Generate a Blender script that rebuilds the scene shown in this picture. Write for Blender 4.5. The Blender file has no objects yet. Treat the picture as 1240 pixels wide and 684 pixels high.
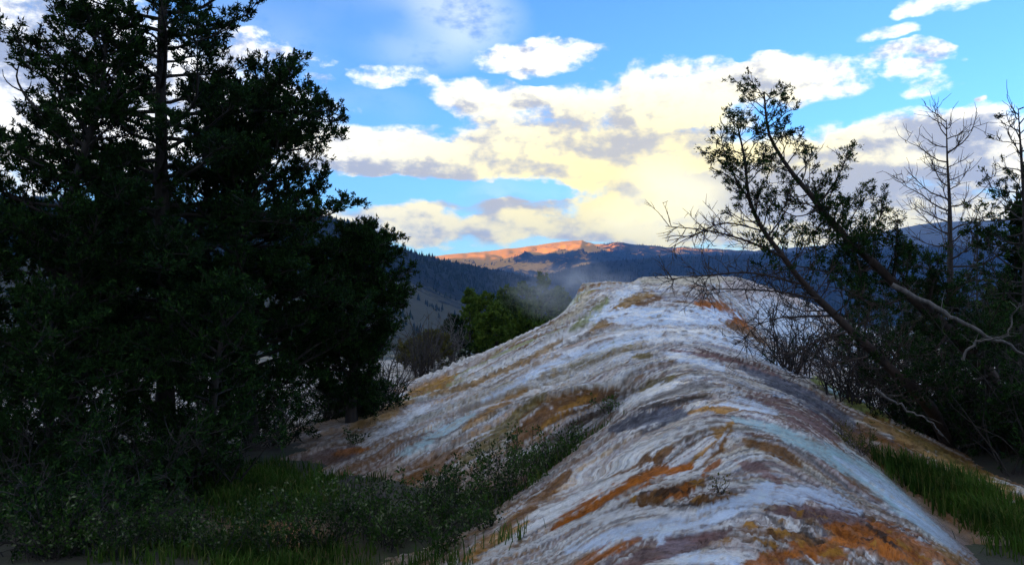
import bpy, math
import numpy as np

# ------------------------------------------------------------------ camera
F = 955.0                      # focal length in photo pixels (photo 1240 x 684)
def P(u, v, y):                # a point at distance y along a sight line
    return np.array([(u - 620.0) / F * y, y, (342.0 - v) / F * y])
scene = bpy.context.scene
col = scene.collection
cam_d = bpy.data.cameras.new('camera')
cam = bpy.data.objects.new('camera', cam_d)
col.objects.link(cam)
cam.location = (0, 0, 0)
cam.rotation_euler = (math.radians(90), 0, 0)
cam_d.sensor_fit = 'HORIZONTAL'
cam_d.angle = 2 * math.atan(620.0 / F)
cam_d.clip_start = 0.05
cam_d.clip_end = 60000
scene.camera = cam

# ------------------------------------------------------------------ exposure / sampling
EXPO = 2.15
HAZE = 4.5e-5
scene.view_settings.view_transform = 'Standard'
scene.view_settings.look = 'None'
scene.view_settings.exposure = EXPO
scene.view_settings.gamma = 1.0
scene.render.engine = 'CYCLES'
scene.cycles.max_bounces = 6
scene.cycles.diffuse_bounces = 3
scene.cycles.glossy_bounces = 2
scene.cycles.transmission_bounces = 3
scene.cycles.volume_bounces = 1
scene.cycles.transparent_max_bounces = 8
scene.cycles.use_denoising = True

# ------------------------------------------------------------------ sun
SUN_EL = math.radians(6.5)
SUN_AZ = math.radians(-118.0)   # measured from +Y towards +X: low, from the left and a little behind
sun_dir = np.array([math.sin(SUN_AZ) * math.cos(SUN_EL), math.cos(SUN_AZ) * math.cos(SUN_EL), math.sin(SUN_EL)])
sd = bpy.data.lights.new('sun', 'SUN')
sd.energy = 5.0
sd.angle = math.radians(0.5)
sd.color = (1.0, 0.47, 0.12)
so = bpy.data.objects.new('sun', sd)
col.objects.link(so)
from mathutils import Vector
so.rotation_euler = Vector(-sun_dir).to_track_quat('-Z', 'Y').to_euler()

# ------------------------------------------------------------------ node helper
class NT:
    def __init__(self, tree):
        self.t = tree
        tree.nodes.clear()
    def n(self, typ, **kw):
        nd = self.t.nodes.new(typ)
        for k, v in kw.items():
            setattr(nd, k, v)
        return nd
    def link(self, a, b):
        self.t.links.new(a, b)
    def put(self, sock, v):
        if v is None:
            return
        if hasattr(v, 'is_linked') or isinstance(v, bpy.types.NodeSocket):
            self.t.links.new(v, sock)
        else:
            try:
                sock.default_value = v
            except Exception:
                sock.default_value = tuple(v) + (1.0,) if len(v) == 3 else v
    def math(self, op, a, b=None, c=None, clamp=False):
        nd = self.n('ShaderNodeMath', operation=op, use_clamp=clamp)
        self.put(nd.inputs[0], a)
        if b is not None: self.put(nd.inputs[1], b)
        if c is not None: self.put(nd.inputs[2], c)
        return nd.outputs[0]
    def vmath(self, op, a, b=None, c=None):
        nd = self.n('ShaderNodeVectorMath', operation=op)
        self.put(nd.inputs[0], a)
        if b is not None: self.put(nd.inputs[1], b)
        if c is not None: self.put(nd.inputs[2], c)
        return nd.outputs['Value'] if op in ('DOT_PRODUCT', 'LENGTH', 'DISTANCE') else nd.outputs[0]
    def mix(self, f, a, b, blend='MIX'):
        nd = self.n('ShaderNodeMix', data_type='RGBA', blend_type=blend, clamp_factor=True)
        self.put(nd.inputs[0], f)
        self.put(nd.inputs[6], a if not isinstance(a, tuple) or len(a) == 4 else a + (1.0,))
        self.put(nd.inputs[7], b if not isinstance(b, tuple) or len(b) == 4 else b + (1.0,))
        return nd.outputs[2]
    def noise(self, vec, scale, detail=4, rough=0.55, dist=0.0, typ='FBM', dims='3D', color=False):
        nd = self.n('ShaderNodeTexNoise', noise_dimensions=dims, noise_type=typ)
        self.put(nd.inputs['Vector'], vec)
        nd.inputs['Scale'].default_value = scale
        nd.inputs['Detail'].default_value = detail
        nd.inputs['Roughness'].default_value = rough
        nd.inputs['Distortion'].default_value = dist
        return nd.outputs['Color'] if color else nd.outputs[0]
    def ss(self, x, a, b, lo=0.0, hi=1.0):
        nd = self.n('ShaderNodeMapRange', interpolation_type='SMOOTHSTEP')
        self.put(nd.inputs[0], x)
        nd.inputs[1].default_value = a; nd.inputs[2].default_value = b
        nd.inputs[3].default_value = lo; nd.inputs[4].default_value = hi
        return nd.outputs[0]

# ------------------------------------------------------------------ world: Nishita sky with broken evening cloud
def build_world():
    w = bpy.data.worlds.new('World')
    scene.world = w
    w.use_nodes = True
    g = NT(w.node_tree)
    out = g.n('ShaderNodeOutputWorld')
    bg = g.n('ShaderNodeBackground')
    g.link(bg.outputs[0], out.inputs[0])
    sky = g.n('ShaderNodeTexSky')
    sky.sky_type = 'NISHITA'
    sky.sun_disc = False
    sky.sun_elevation = SUN_EL
    sky.sun_rotation = SUN_AZ
    sky.altitude = 1900
    sky.air_density = 1.0
    sky.dust_density = 0.3
    sky.ozone_density = 2.0
    S = 0.10
    bg.inputs[1].default_value = S
    k = 0.34 / S                       # cloud radiance unit: display white at exposure +1
    tc = g.n('ShaderNodeTexCoord')
    d = g.vmath('NORMALIZE', tc.outputs['Generated'])
    sx = g.n('ShaderNodeSeparateXYZ'); g.link(d, sx.inputs[0])
    az = g.math('ARCTAN2', sx.outputs[0], sx.outputs[1])
    el = g.math('ARCSINE', sx.outputs[2])
    cb = g.n('ShaderNodeCombineXYZ'); g.link(az, cb.inputs[0]); g.link(el, cb.inputs[1])
    p0 = cb.outputs[0]
    # turbulence: clouds are wider than tall this low over the horizon
    q = g.vmath('MULTIPLY', p0, (1.0, 1.75, 1.0))
    wn = g.noise(q, 6.5, 4, 0.58, color=True, dims='2D')
    warp = g.vmath('MULTIPLY', g.vmath('SUBTRACT', wn, (0.5, 0.5, 0.5)), (0.17, 0.046, 0.0))
    p = g.vmath('ADD', p0, warp)
    n1 = g.noise(q, 14.0, 8, 0.66, 0.0, dims='2D')
    n2 = g.noise(g.vmath('ADD', q, (0.012, 0.016, 0.0)), 14.0, 5, 0.60, 0.0, dims='2D')
    relief = g.math('SUBTRACT', n1, n2)
    nlow = g.noise(q, 4.0, 2, 0.5, dims='2D')

    def blob(u, v, ru, rv, pos=p):
        a = math.atan((u - 620.0) / F)
        e = math.atan((342.0 - v) / math.hypot(F, u - 620.0))
        kx, ky = F / ru * 0.95, F / rv * 0.95
        dlt = g.vmath('MULTIPLY_ADD', pos, (kx, ky, 0), (-a * kx, -e * ky, 0))
        r2 = g.vmath('DOT_PRODUCT', dlt, dlt)
        return g.math('SUBTRACT', 1.0, r2, clamp=True)
    def field(lst, pos=p):
        acc = None
        for b in lst:
            x = blob(*b[:4], pos=pos)
            x = g.math('MULTIPLY_ADD', x, b[4], acc if acc is not None else 0.0)
            acc = x
        return acc
    cover = field([
        (645, 66, 92, 22, 1.0), (592, 112, 88, 22, .95), (800, 112, 110, 44, 1.0), (965, 92, 78, 30, 1.1),
        (885, 112, 60, 30, .9), (705, 160, 170, 60, .9), (540, 182, 200, 34, .8), (650, 198, 290, 30, .9),
        (440, 185, 110, 36, .8), (530, 232, 150, 16, -1.0), (690, 262, 60, 14, -.6), (770, 226, 170, 66, 1.0), (880, 215, 110, 75, .9), (830, 262, 130, 60, 1.0),
        (570, 276, 190, 26, .95), (503, 246, 46, 22, 1.0), (655, 272, 90, 22, .8), (470, 278, 90, 26, .7),
        (600, 247, 80, 11, .8), (1000, 205, 95, 60, 1.0), (1075, 235, 190, 62, .9), (1095, 165, 75, 36, 1.0),
        (1205, 170, 85, 48, 1.1), (1010, 268, 240, 34, .7), (1090, 70, 44, 15, .85), (1082, 92, 26, 10, .8),
        (1097, 108, 40, 9, .85), (1150, 6, 56, 16, 1.0), (1085, 42, 40, 9, .45), (470, 97, 78, 13, .65),
        (345, 73, 60, 11, .65), (10, 25, 160, 75, 1.0), (20, 145, 150, 85, 1.1), (250, 60, 100, 36, .5),
        (235, 150, 190, 80, .9), (1190, 115, 12, 5, .7), (1160, 300, 200, 40, .5),
    ])
    thin = field([(515, 25, 130, 60, .5), (400, 130, 120, 30, .25), (780, 250, 220, 90, .6), (330, 40, 120, 60, .15)], p0)
    # the sky outside the frame goes on with the same kind of broken cloud
    fz = g.noise(g.vmath('MULTIPLY', d, (1.0, 1.0, 2.2)), 2.3, 5, 0.55)
    offaz = g.ss(g.math('ABSOLUTE', az), 0.58, 0.75)
    offel = g.ss(el, 0.36, 0.50)
    off = g.math('MAXIMUM', offaz, offel)
    elsewhere = g.math('MULTIPLY', g.ss(fz, 0.40, 0.60), off)  # off-frame cover raised to brighten the ground
    cov = g.math('ADD', cover, g.math('MULTIPLY', elsewhere, 0.9))
    dens = g.math('MULTIPLY_ADD', g.math('SUBTRACT', n1, 0.5), 2.3, cov)
    dens = g.math('MULTIPLY', dens, g.ss(cov, 0.02, 0.25))
    alpha = g.ss(dens, 0.10, 0.90)
    alpha = g.math('MAXIMUM', alpha, g.math('MULTIPLY', thin, g.ss(nlow, 0.25, 0.75)))
    shade = field([
        (712, 162, 120, 38, 1.1), (545, 206, 170, 16, .8), (430, 208, 90, 26, .8), (600, 247, 95, 13, 1.7),
        (868, 238, 90, 50, .9), (1065, 222, 170, 48, 1.2), (1192, 158, 62, 24, 1.3), (20, 55, 150, 55, 1.3),
        (960, 242, 150, 48, .9), (600, 124, 70, 9, .6), (1110, 150, 40, 20, .8), (560, 287, 160, 12, .5),
        (300, 90, 90, 36, .6), (640, 82, 70, 8, .4), (470, 262, 80, 10, .5), (930, 106, 60, 8, .35), (830, 165, 80, 20, .6),
    ])
    shade = g.math('ADD', shade, g.math('MULTIPLY', elsewhere, g.ss(fz, 0.5, 0.75, 0.0, 0.6)))
    shade = g.math('MULTIPLY_ADD', g.math('SUBTRACT', n1, 0.5), 1.0, shade)
    shade = g.math('MULTIPLY_ADD', g.math('SUBTRACT', nlow, 0.5), 0.9, shade)
    shade = g.math('MULTIPLY_ADD', relief, -5.0, shade)
    shade = g.ss(shade, -0.25, 1.35)
    glow = g.math('POWER', blob(770, 235, 470, 200, p0), 1.5)
    core = g.math('MULTIPLY', g.math('POWER', blob(812, 240, 95, 70, p), 2.0), 0.6)
    warm = g.ss(el, 0.0, 0.22, 1.0, 0.0)
    def C(r, gg, b, m=1.0):
        return (r * k * m, gg * k * m, b * k * m, 1.0)
    white = g.mix(warm, C(1.12, 1.12, 1.10), C(.98, .88, .60))
    white = g.mix(g.math('MULTIPLY', glow, 1.0), white, C(1.10, .93, .36))
    grey = g.mix(g.math('MULTIPLY', glow, .8), C(.30, .35, .48), C(.56, .51, .40))
    cl = g.mix(shade, white, grey)
    cl = g.mix(core, cl, C(1.5, 1.35, .75))
    # clear sky
    clear = g.n('ShaderNodeHueSaturation')
    clear.inputs['Saturation'].default_value = 1.0
    clear.inputs['Value'].default_value = 1.0
    g.link(g.mix(1.0, sky.outputs[0], (0.47, 0.76, 1.10), 'MULTIPLY'), clear.inputs['Color'])
    final = g.mix(alpha, clear.outputs[0], cl)
    g.link(final, bg.inputs[0])
    w.cycles.sampling_method = 'MANUAL'
    w.cycles.sample_map_resolution = 1024
    return w
build_world()

# ------------------------------------------------------------------ numeric helpers
def _hash(ix, iy, seed):
    h = (ix.astype(np.int64) * 374761393 + iy.astype(np.int64) * 668265263 + seed * 974711) & 0xFFFFFFFF
    h = ((h ^ (h >> 13)) * 1274126177) & 0xFFFFFFFF
    h = ((h ^ (h >> 16)) * 2246822519) & 0xFFFFFFFF
    return (h ^ (h >> 15)) & 0xFFFFFFFF
def pnoise(x, y, seed=0):
    x = np.asarray(x, dtype=np.float64); y = np.asarray(y, dtype=np.float64)
    x0 = np.floor(x); y0 = np.floor(y)
    fx, fy = x - x0, y - y0
    ux = fx * fx * fx * (fx * (fx * 6 - 15) + 10); uy = fy * fy * fy * (fy * (fy * 6 - 15) + 10)
    def gr(ix, iy, dx, dy):
        a = _hash(ix, iy, seed) * (2 * math.pi / 4294967296.0)
        return np.cos(a) * dx + np.sin(a) * dy
    n00 = gr(x0, y0, fx, fy); n10 = gr(x0 + 1, y0, fx - 1, fy)
    n01 = gr(x0, y0 + 1, fx, fy - 1); n11 = gr(x0 + 1, y0 + 1, fx - 1, fy - 1)
    a = n00 + ux * (n10 - n00); b = n01 + ux * (n11 - n01)
    return (a + uy * (b - a)) * 1.41
def fbm(x, y, seed=0, octv=4, gain=0.5, lac=2.03):
    t = 0.0; a = 1.0; f = 1.0
    for i in range(octv):
        t = t + a * pnoise(x * f + 13.7 * i, y * f - 7.1 * i, seed + i * 17)
        a *= gain; f *= lac
    return t
def sstep(x, a, b):
    t = np.clip((x - a) / (b - a), 0, 1)
    return t * t * (3 - 2 * t)
def pchip(xk, yk, xq):
    xk = np.asarray(xk, float); yk = np.asarray(yk, float)
    h = np.diff(xk); dl = np.diff(yk) / h
    m = np.zeros_like(yk)
    w1 = 2 * h[1:] + h[:-1]; w2 = h[1:] + 2 * h[:-1]
    same = dl[:-1] * dl[1:] > 0
    with np.errstate(divide='ignore', invalid='ignore'):
        hm = (w1 + w2) / (w1 / dl[:-1] + w2 / dl[1:])
    m[1:-1] = np.where(same, hm, 0.0)
    m[0] = dl[0]; m[-1] = dl[-1]
    xq = np.clip(xq, xk[0], xk[-1])
    i = np.clip(np.searchsorted(xk, xq) - 1, 0, len(h) - 1)
    t = (xq - xk[i]) / h[i]
    t2, t3 = t * t, t * t * t
    return ((2 * t3 - 3 * t2 + 1) * yk[i] + (t3 - 2 * t2 + t) * h[i] * m[i]
            + (-2 * t3 + 3 * t2) * yk[i + 1] + (t3 - t2) * h[i] * m[i + 1])

def mesh_np(name, verts, faces, mat, parent=None, smooth=True, attrs=None, uv=None):
    """faces: (n,3) or (n,4) int array -> one mesh object"""
    verts = np.ascontiguousarray(verts, dtype=np.float32); faces = np.ascontiguousarray(faces, dtype=np.int32)
    me = bpy.data.meshes.new(name)
    nv, nf, k = len(verts), len(faces), faces.shape[1]
    me.vertices.add(nv); me.vertices.foreach_set('co', verts.ravel())
    me.loops.add(nf * k); me.loops.foreach_set('vertex_index', faces.ravel())
    me.polygons.add(nf)
    me.polygons.foreach_set('loop_start', np.arange(nf, dtype=np.int32) * k)
    me.polygons.foreach_set('loop_total', np.full(nf, k, dtype=np.int32))
    me.polygons.foreach_set('use_smooth', np.full(nf, smooth, dtype=bool))
    me.update(calc_edges=True)
    for an, (ty, arr) in (attrs or {}).items():
        at = me.attributes.new(an, ty, 'POINT')
        key = {'FLOAT': 'value', 'FLOAT_COLOR': 'color', 'FLOAT_VECTOR': 'vector'}[ty]
        at.data.foreach_set(key, np.ascontiguousarray(arr, dtype=np.float32).ravel())
    me.materials.append(mat)
    o = bpy.data.objects.new(name, me)
    col.objects.link(o)
    if parent is not None:
        o.parent = parent
    return o
def grid_faces(nr, nc):
    i = np.arange(nr * nc).reshape(nr, nc)
    return np.stack([i[:-1, :-1], i[:-1, 1:], i[1:, 1:], i[1:, :-1]], -1).reshape(-1, 4)
def thing(name, label, cat, loc=(0, 0, 0), group=None):
    o = bpy.data.objects.new(name, None)
    o.empty_display_size = 0.3
    col.objects.link(o)
    o.location = loc
    o['label'] = label; o['category'] = cat
    if group: o['group'] = group
    return o
def tag(o, label=None, cat=None, group=None, kind=None):
    if label: o['label'] = label
    if cat: o['category'] = cat
    if group: o['group'] = group
    if kind: o['kind'] = kind
    return o

# ------------------------------------------------------------------ materials
def new_mat(name):
    m = bpy.data.materials.new(name)
    m.use_nodes = True
    g = NT(m.node_tree)
    out = g.n('ShaderNodeOutputMaterial')
    return m, g, out
def principled(g, out, **kw):
    b = g.n('ShaderNodeBsdfPrincipled')
    for k_, v in kw.items():
        g.put(b.inputs[k_], v)
    g.link(b.outputs[0], out.inputs[0])
    return b
def rgba(c): return (c[0], c[1], c[2], 1.0)

def leaf_mat(name, c1, c2, c3, trans=0.25):
    m, g, out = new_mat(name)
    geo = g.n('ShaderNodeNewGeometry')
    n = g.noise(geo.outputs['Position'], 2.6, 3, 0.6)
    rnd = geo.outputs['Random Per Island']
    c = g.mix(g.ss(n, 0.35, 0.65), rgba(c1), rgba(c2))
    c = g.mix(g.ss(rnd, 0.70, 1.0, 0.0, 0.7), c, rgba(c3))
    df = g.n('ShaderNodeBsdfPrincipled')
    g.link(c, df.inputs['Base Color']); df.inputs['Roughness'].default_value = 0.7
    df.inputs['Specular IOR Level'].default_value = 0.08
    tr = g.n('ShaderNodeBsdfTranslucent'); g.link(c, tr.inputs[0])
    mx = g.n('ShaderNodeMixShader'); mx.inputs[0].default_value = trans
    g.link(df.outputs[0], mx.inputs[1]); g.link(tr.outputs[0], mx.inputs[2]); g.link(mx.outputs[0], out.inputs[0])
    return m
def bark_mat(name, c1, c2):
    m, g, out = new_mat(name)
    geo = g.n('ShaderNodeNewGeometry')
    pos = g.vmath('MULTIPLY', geo.outputs['Position'], (1, 1, 0.25))
    n = g.noise(pos, 28.0, 4, 0.65)
    c = g.mix(g.ss(n, 0.3, 0.7), rgba(c1), rgba(c2))
    b = principled(g, out, Roughness=0.85)
    g.link(c, b.inputs['Base Color'])
    bp = g.n('ShaderNodeBump'); bp.inputs['Strength'].default_value = 0.6; bp.inputs['Distance'].default_value = 0.01
    g.link(n, bp.inputs['Height']); g.link(bp.outputs[0], b.inputs['Normal'])
    return m
M = {}
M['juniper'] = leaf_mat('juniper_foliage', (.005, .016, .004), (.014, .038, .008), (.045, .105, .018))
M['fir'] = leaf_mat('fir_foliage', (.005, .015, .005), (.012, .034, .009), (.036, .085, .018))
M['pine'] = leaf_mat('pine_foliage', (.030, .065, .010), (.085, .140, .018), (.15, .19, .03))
M['olive'] = leaf_mat('olive_foliage', (.055, .060, .016), (.10, .095, .025), (.14, .10, .03))
M['herb'] = leaf_mat('herb_foliage', (.010, .028, .005), (.035, .080, .012), (.20, .21, .12))
M['grass'] = leaf_mat('grass_blades', (.016, .042, .005), (.045, .095, .011), (.14, .13, .04))
M['bark'] = bark_mat('bark_dark', (.012, .009, .008), (.032, .025, .020))
M['bark_red'] = bark_mat('bark_reddish', (.016, .010, .007), (.045, .025, .016))
M['bark_grey'] = bark_mat('bark_weathered', (.040, .037, .035), (.11, .10, .092))
M['twig'] = bark_mat('bark_twig', (.011, .008, .007), (.028, .022, .018))

# ------------------------------------------------------------------ near terrain
def ground_z(x, y):
    x = np.asarray(x, float); y = np.asarray(y, float)
    base = -1.74 - 0.042 * np.clip(y, 0, 32)
    q = np.maximum(y, np.abs(x) * 0.75) - 32.0
    q = np.clip(q, 0, None)
    drop = 165.0 * (1 - np.exp(-0.125 * q / 165.0))
    back = 0.16 * np.clip(-y - 4, 0, 1500)
    back = 240 * (1 - np.exp(-back / 240))
    rr = np.hypot(x, y)
    amp = np.clip(rr / 40.0, 0.02, 1.0)
    n = fbm(x * 0.35, y * 0.35, 5, 4) * 0.10 + fbm(x * 0.04, y * 0.04, 9, 3) * 0.5 * np.clip((rr - 8) / 30, 0, 1)
    n = n + fbm(x * 0.004, y * 0.004, 19, 3) * 14 * np.clip((rr - 300) / 900, 0, 1)
    return base - drop + back + n

# cross-sections of the travertine ridge: distance -> twelve sight-line points from left foot over the crest to right foot
SEC = {
    3.5: [(-600, 1100), (0, 960), (350, 890), (500, 850), (600, 820), (700, 790), (790, 775), (910, 765), (1060, 780), (1220, 830), (1350, 900), (1700, 1050)],
    5.0: [(-300, 900), (100, 800), (380, 730), (510, 700), (600, 672), (680, 652), (780, 622), (890, 608), (1010, 625), (1120, 660), (1215, 715), (1500, 800)],
    7.0: [(-100, 760), (200, 690), (430, 650), (555, 622), (630, 592), (710, 562), (790, 522), (882, 502), (960, 512), (1050, 562), (1130, 598), (1255, 606)],
    10.: [(0, 640), (290, 556), (400, 534), (520, 511), (620, 492), (700, 474), (770, 456), (845, 446), (920, 455), (1010, 486), (1110, 524), (1250, 590)],
    14.: [(160, 580), (350, 514), (440, 494), (550, 463), (640, 432), (710, 414), (760, 403), (815, 399), (870, 405), (930, 432), (1000, 474), (1100, 540)],
    18.: [(260, 540), (380, 510), (480, 475), (580, 435), (650, 405), (700, 388), (750, 376), (800, 373), (840, 376), (885, 392), (930, 422), (1010, 475)],
    22.: [(330, 520), (430, 490), (520, 462), (610, 428), (668, 396), (700, 371), (750, 354), (800, 353), (848, 356), (882, 380), (918, 410), (990, 455)],
    24.5: [(380, 500), (460, 475), (540, 452), (640, 410), (700, 372), (705, 346), (760, 343), (800, 342), (856, 342), (886, 364), (925, 397), (1010, 445)],
    26.8: [(400, 490), (480, 468), (560, 448), (650, 412), (712, 374), (722, 351), (765, 350), (805, 349), (862, 349), (905, 366), (960, 392), (1040, 435)],
    28.6: [(420, 480), (500, 460), (580, 440), (675, 405), (735, 372), (768, 344), (776, 337), (812, 335), (885, 336), (925, 354), (990, 385), (1060, 425)],
    30.: [(430, 475), (520, 455), (600, 436), (690, 402), (742, 375), (768, 345), (780, 337), (815, 335), (885, 336), (940, 352), (1010, 380), (1080, 415)],
    34.: [(460, 460), (540, 450), (610, 442), (680, 435), (730, 430), (760, 425), (790, 420), (820, 418), (885, 418), (950, 425), (1020, 435), (1080, 450)],
}
_near = [(-3.2, -2.7), (-1.7, -2.2), (-.9, -2.05), (-.5, -1.98), (-.2, -1.93), (.1, -1.9), (.4, -1.86), (.75, -1.84), (1.1, -1.86), (1.6, -1.95), (2.1, -2.1), (3.4, -2.7)]
ys = [1.6]; SX = [[p[0] for p in _near]]; SZ = [[p[1] for p in _near]]
for yk in sorted(SEC):
    pts = [P(u, v, yk) for u, v in SEC[yk]]
    ys.append(yk); SX.append([p[0] for p in pts]); SZ.append([p[2] for p in pts])
ys = np.array(ys); SX = np.array(SX); SZ = np.array(SZ)

NR, NC = 540, 750
ry = np.exp(np.linspace(math.log(1.7), math.log(33.8), NR))
ra = np.linspace(-0.62, 0.86, NC)
secx = np.stack([pchip(ys, SX[:, i], ry) for i in range(12)], 1)
secz = np.stack([pchip(ys, SZ[:, i], ry) for i in range(12)], 1)
RX = ra[None, :] * ry[:, None]; RY = np.repeat(ry[:, None], NC, 1)
RZ = np.stack([pchip(secx[i], secz[i], RX[i]) for i in range(NR)])
crest = secx[:, 7][:, None]
dd = RX - crest
ad = np.sqrt(dd * dd + 0.25) - 0.5
below = np.clip((np.minimum(secx[:, 0][:, None] - RX, 0) * 0 + np.maximum(secx[:, 0][:, None] - RX, RX - secx[:, 11][:, None])), 0, None)
RZ -= below * 0.9
# flow coordinates: fs names the stream line, ft runs along it
wob = fbm(RX * 0.5, RY * 0.5, 3, 3) * 0.5
fs = RY + 0.85 * ad + wob
ft = dd + 0.25 * fbm(RX * 0.8, RY * 0.8, 4, 3)
def seg_dist(x, y, pts):
    best = np.full(x.shape, 1e9)
    for (ax, ay), (bx, by) in zip(pts[:-1], pts[1:]):
        vx, vy = bx - ax, by - ay
        t = np.clip(((x - ax) * vx + (y - ay) * vy) / (vx * vx + vy * vy), 0, 1)
        best = np.minimum(best, np.hypot(x - ax - t * vx, y - ay - t * vy))
    return best
gul = [(1.35, 9.7), (.62, 8.4), (.0, 7.5), (-.65, 6.8), (-1.6, 5.9)]
gd = seg_dist(RX, RY, gul)
RZ -= 0.17 * np.exp(-(gd / 0.38) ** 2)
gul2 = [(3.6, 8.4), (3.65, 7.0), (3.55, 6.0), (3.35, 4.8)]
gd2 = seg_dist(RX, RY, gul2)
RZ -= 0.10 * np.exp(-(gd2 / 0.32) ** 2)
sc = np.clip(RY / 8.0, 0.5, 2.0)                    # broader forms further along the ridge
RZ0 = RZ.copy()
lobes = fbm(fs * 0.9, ft * 0.28, 21, 3)
runn = fbm(fs * 3.2, ft * 0.55, 31, 3)
fine = fbm(fs * 9.0, ft * 2.2, 41, 3)
terr = fbm(fs * 3.0 + 2.0 * fbm(RX * 2, RY * 2, 8, 2), ft * 9.0, 51, 3)
flank = sstep(np.abs(dd), 0.3, 1.6)
flat_top = sstep(RY, 22.5, 24.5)
RZ += 0.060 * lobes * sc * (1 - 0.7 * flat_top) + (0.042 * runn + 0.016 * fine) * (0.4 + 0.6 * flank) * (0.6 + 0.4 * sc) * (1 - 0.5 * flat_top)
RZ += 0.018 * np.abs(terr) * (1 - 0.6 * flat_top)
U0 = 620 + RX / RY * F
# rimstone terracettes: small steps that follow the height contours, torn by noise
zt_ = RZ + 0.05 * fbm(RX * 2.3, RY * 2.3, 81, 3) + 0.018 * fbm(RX * 9, RY * 9, 82, 3)
stp = 0.046 * np.clip(RY / 9.0, .7, 1.8)
fr0 = zt_ / stp - np.floor(zt_ / stp)
stepm = np.clip(.42 + .9 * fbm(RX * 1.1, RY * 1.1, 83, 3), 0.05, 1) * (1 - .6 * flat_top) * (.65 + .35 * flank)
RZ += stp * (sstep(fr0, .30, .70) - fr0) * .75 * stepm
drip = 1 - 2 * np.abs(fbm(fs * 6.0, ft * 0.9, 85, 3))
RZ += 0.014 * drip * (0.3 + .7 * flank) * np.clip(RY / 10, .6, 1.6)
farl = sstep(U0, 830, 740) * sstep(RY, 9, 14)
fold = 1 - 2 * np.abs(fbm(fs * 1.25 + 3, ft * 0.10, 86, 2))
RZ += 0.07 * fold * farl * flank
riser = np.exp(-((fr0 - .5) / .14) ** 2) * stepm
# humps and a lip in the near lobe
for (u, v, y, su, sv, h) in [(845, 530, 6.6, .35, .25, .05), (740, 590, 5.6, .4, .2, .04), (950, 560, 6.2, .3, .2, .03), (700, 520, 7.9, .5, .25, .06), (1010, 600, 5.5, .4, .3, -.03)]:
    c0 = P(u, v, y)
    RZ += h * np.exp(-((RX - c0[0]) / su) ** 2 - ((RY - c0[1]) / sv) ** 2)
broken = fbm(RX * 5.0, RY * 5.0, 61, 4)
U = 620 + RX / RY * F; V = 342 - RZ / RY * F
def patch(u, v, ru, rv, ang=0.0, warp=0.35, e0=1.05, e1=.88):
    """mineral, water or painted glint patch: an ellipse lying on the ridge where the sight line meets it, torn by noise"""
    a = math.radians(ang)
    du, dv = U - u, V - v
    x = (du * math.cos(a) + dv * math.sin(a)) / ru
    y = (-du * math.sin(a) + dv * math.cos(a)) / rv
    r = np.hypot(x, y) + warp * 1.6 * (0.6 * runn + 0.5 * broken)
    return sstep(r, e0, e1)
def band(pts, w0, w1, rag=.62, edge=.16):
    """a run of water, mineral or painted shade along a line on the ridge, w0 wide at its head and w1 at its end, with torn edges"""
    pts = smooth2(pts); n = len(pts) - 1
    res = np.zeros(U.shape)
    pad = 2.2 * max(w0, w1)
    sel = (U > pts[:, 0].min() - pad) & (U < pts[:, 0].max() + pad) & (V > pts[:, 1].min() - pad) & (V < pts[:, 1].max() + pad)
    u_, v_ = U[sel], V[sel]
    best = np.full(u_.shape, 1e9)
    for k_ in range(n):
        (ax, ay), (bx, by) = pts[k_], pts[k_ + 1]
        vx, vy = bx - ax, by - ay
        t = np.clip(((u_ - ax) * vx + (v_ - ay) * vy) / (vx * vx + vy * vy), 0, 1)
        f_ = (k_ + t) / n
        w = (w0 + (w1 - w0) * f_) * (.30 + .85 * np.sin(math.pi * np.clip(f_, .02, .98)) ** .5)
        best = np.minimum(best, np.hypot(u_ - ax - t * vx, v_ - ay - t * vy) / w)
    r_ = best + rag * (.9 * runn + .8 * fine + .6 * broken + 1.0 * s4)[sel]
    res[sel] = sstep(r_, 1.0 + edge, 1.0 - 2 * edge)
    return res
def smooth2(pts):
    pts = np.array(pts, float)
    t = np.concatenate([[0], np.cumsum(np.hypot(*np.diff(pts, axis=0).T))])
    q = np.linspace(0, t[-1], 9)
    return np.stack([pchip(t, pts[:, 0], q), pchip(t, pts[:, 1], q)], 1)

# mineral colours, with painted sky sheen on water and shade in hollows
PAL = {'white': (.80, .79, .76), 'cream': (.70, .62, .46), 'grey': (.34, .32, .30), 'sky_sheen': (.62, .74, .90), 'ochre': (.46, .22, .030),
       'rust': (.42, .125, .012), 'brown': (.20, .085, .016), 'dark': (.040, .026, .016), 'purple': (.20, .105, .095), 'teal': (.40, .62, .64),
       'green': (.30, .34, .06), 'slate': (.105, .120, .165), 'tan': (.42, .24, .07), 'pink': (.58, .49, .45), 'olive': (.20, .15, .035)}
PAL = {k_: np.array(v) for k_, v in PAL.items()}
RC = np.zeros(RX.shape + (3,)) + PAL['pink']
sheet = np.zeros(RX.shape); dull = np.zeros(RX.shape)
def lay(c, w):
    global RC
    w = np.clip(w, 0, 1)[..., None]
    RC = RC * (1 - w) + PAL[c] * w
s1 = fbm(fs * 1.5, ft * 0.22, 71, 4); s2 = fbm(fs * 4.5, ft * 0.5, 72, 4); s3 = fbm(fs * 2.6 + 5, ft * 0.3, 73, 4)
s4 = fbm(fs * 12, ft * 2.2, 74, 4); s5 = fbm(RX * 6, RY * 6, 75, 4)
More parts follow.
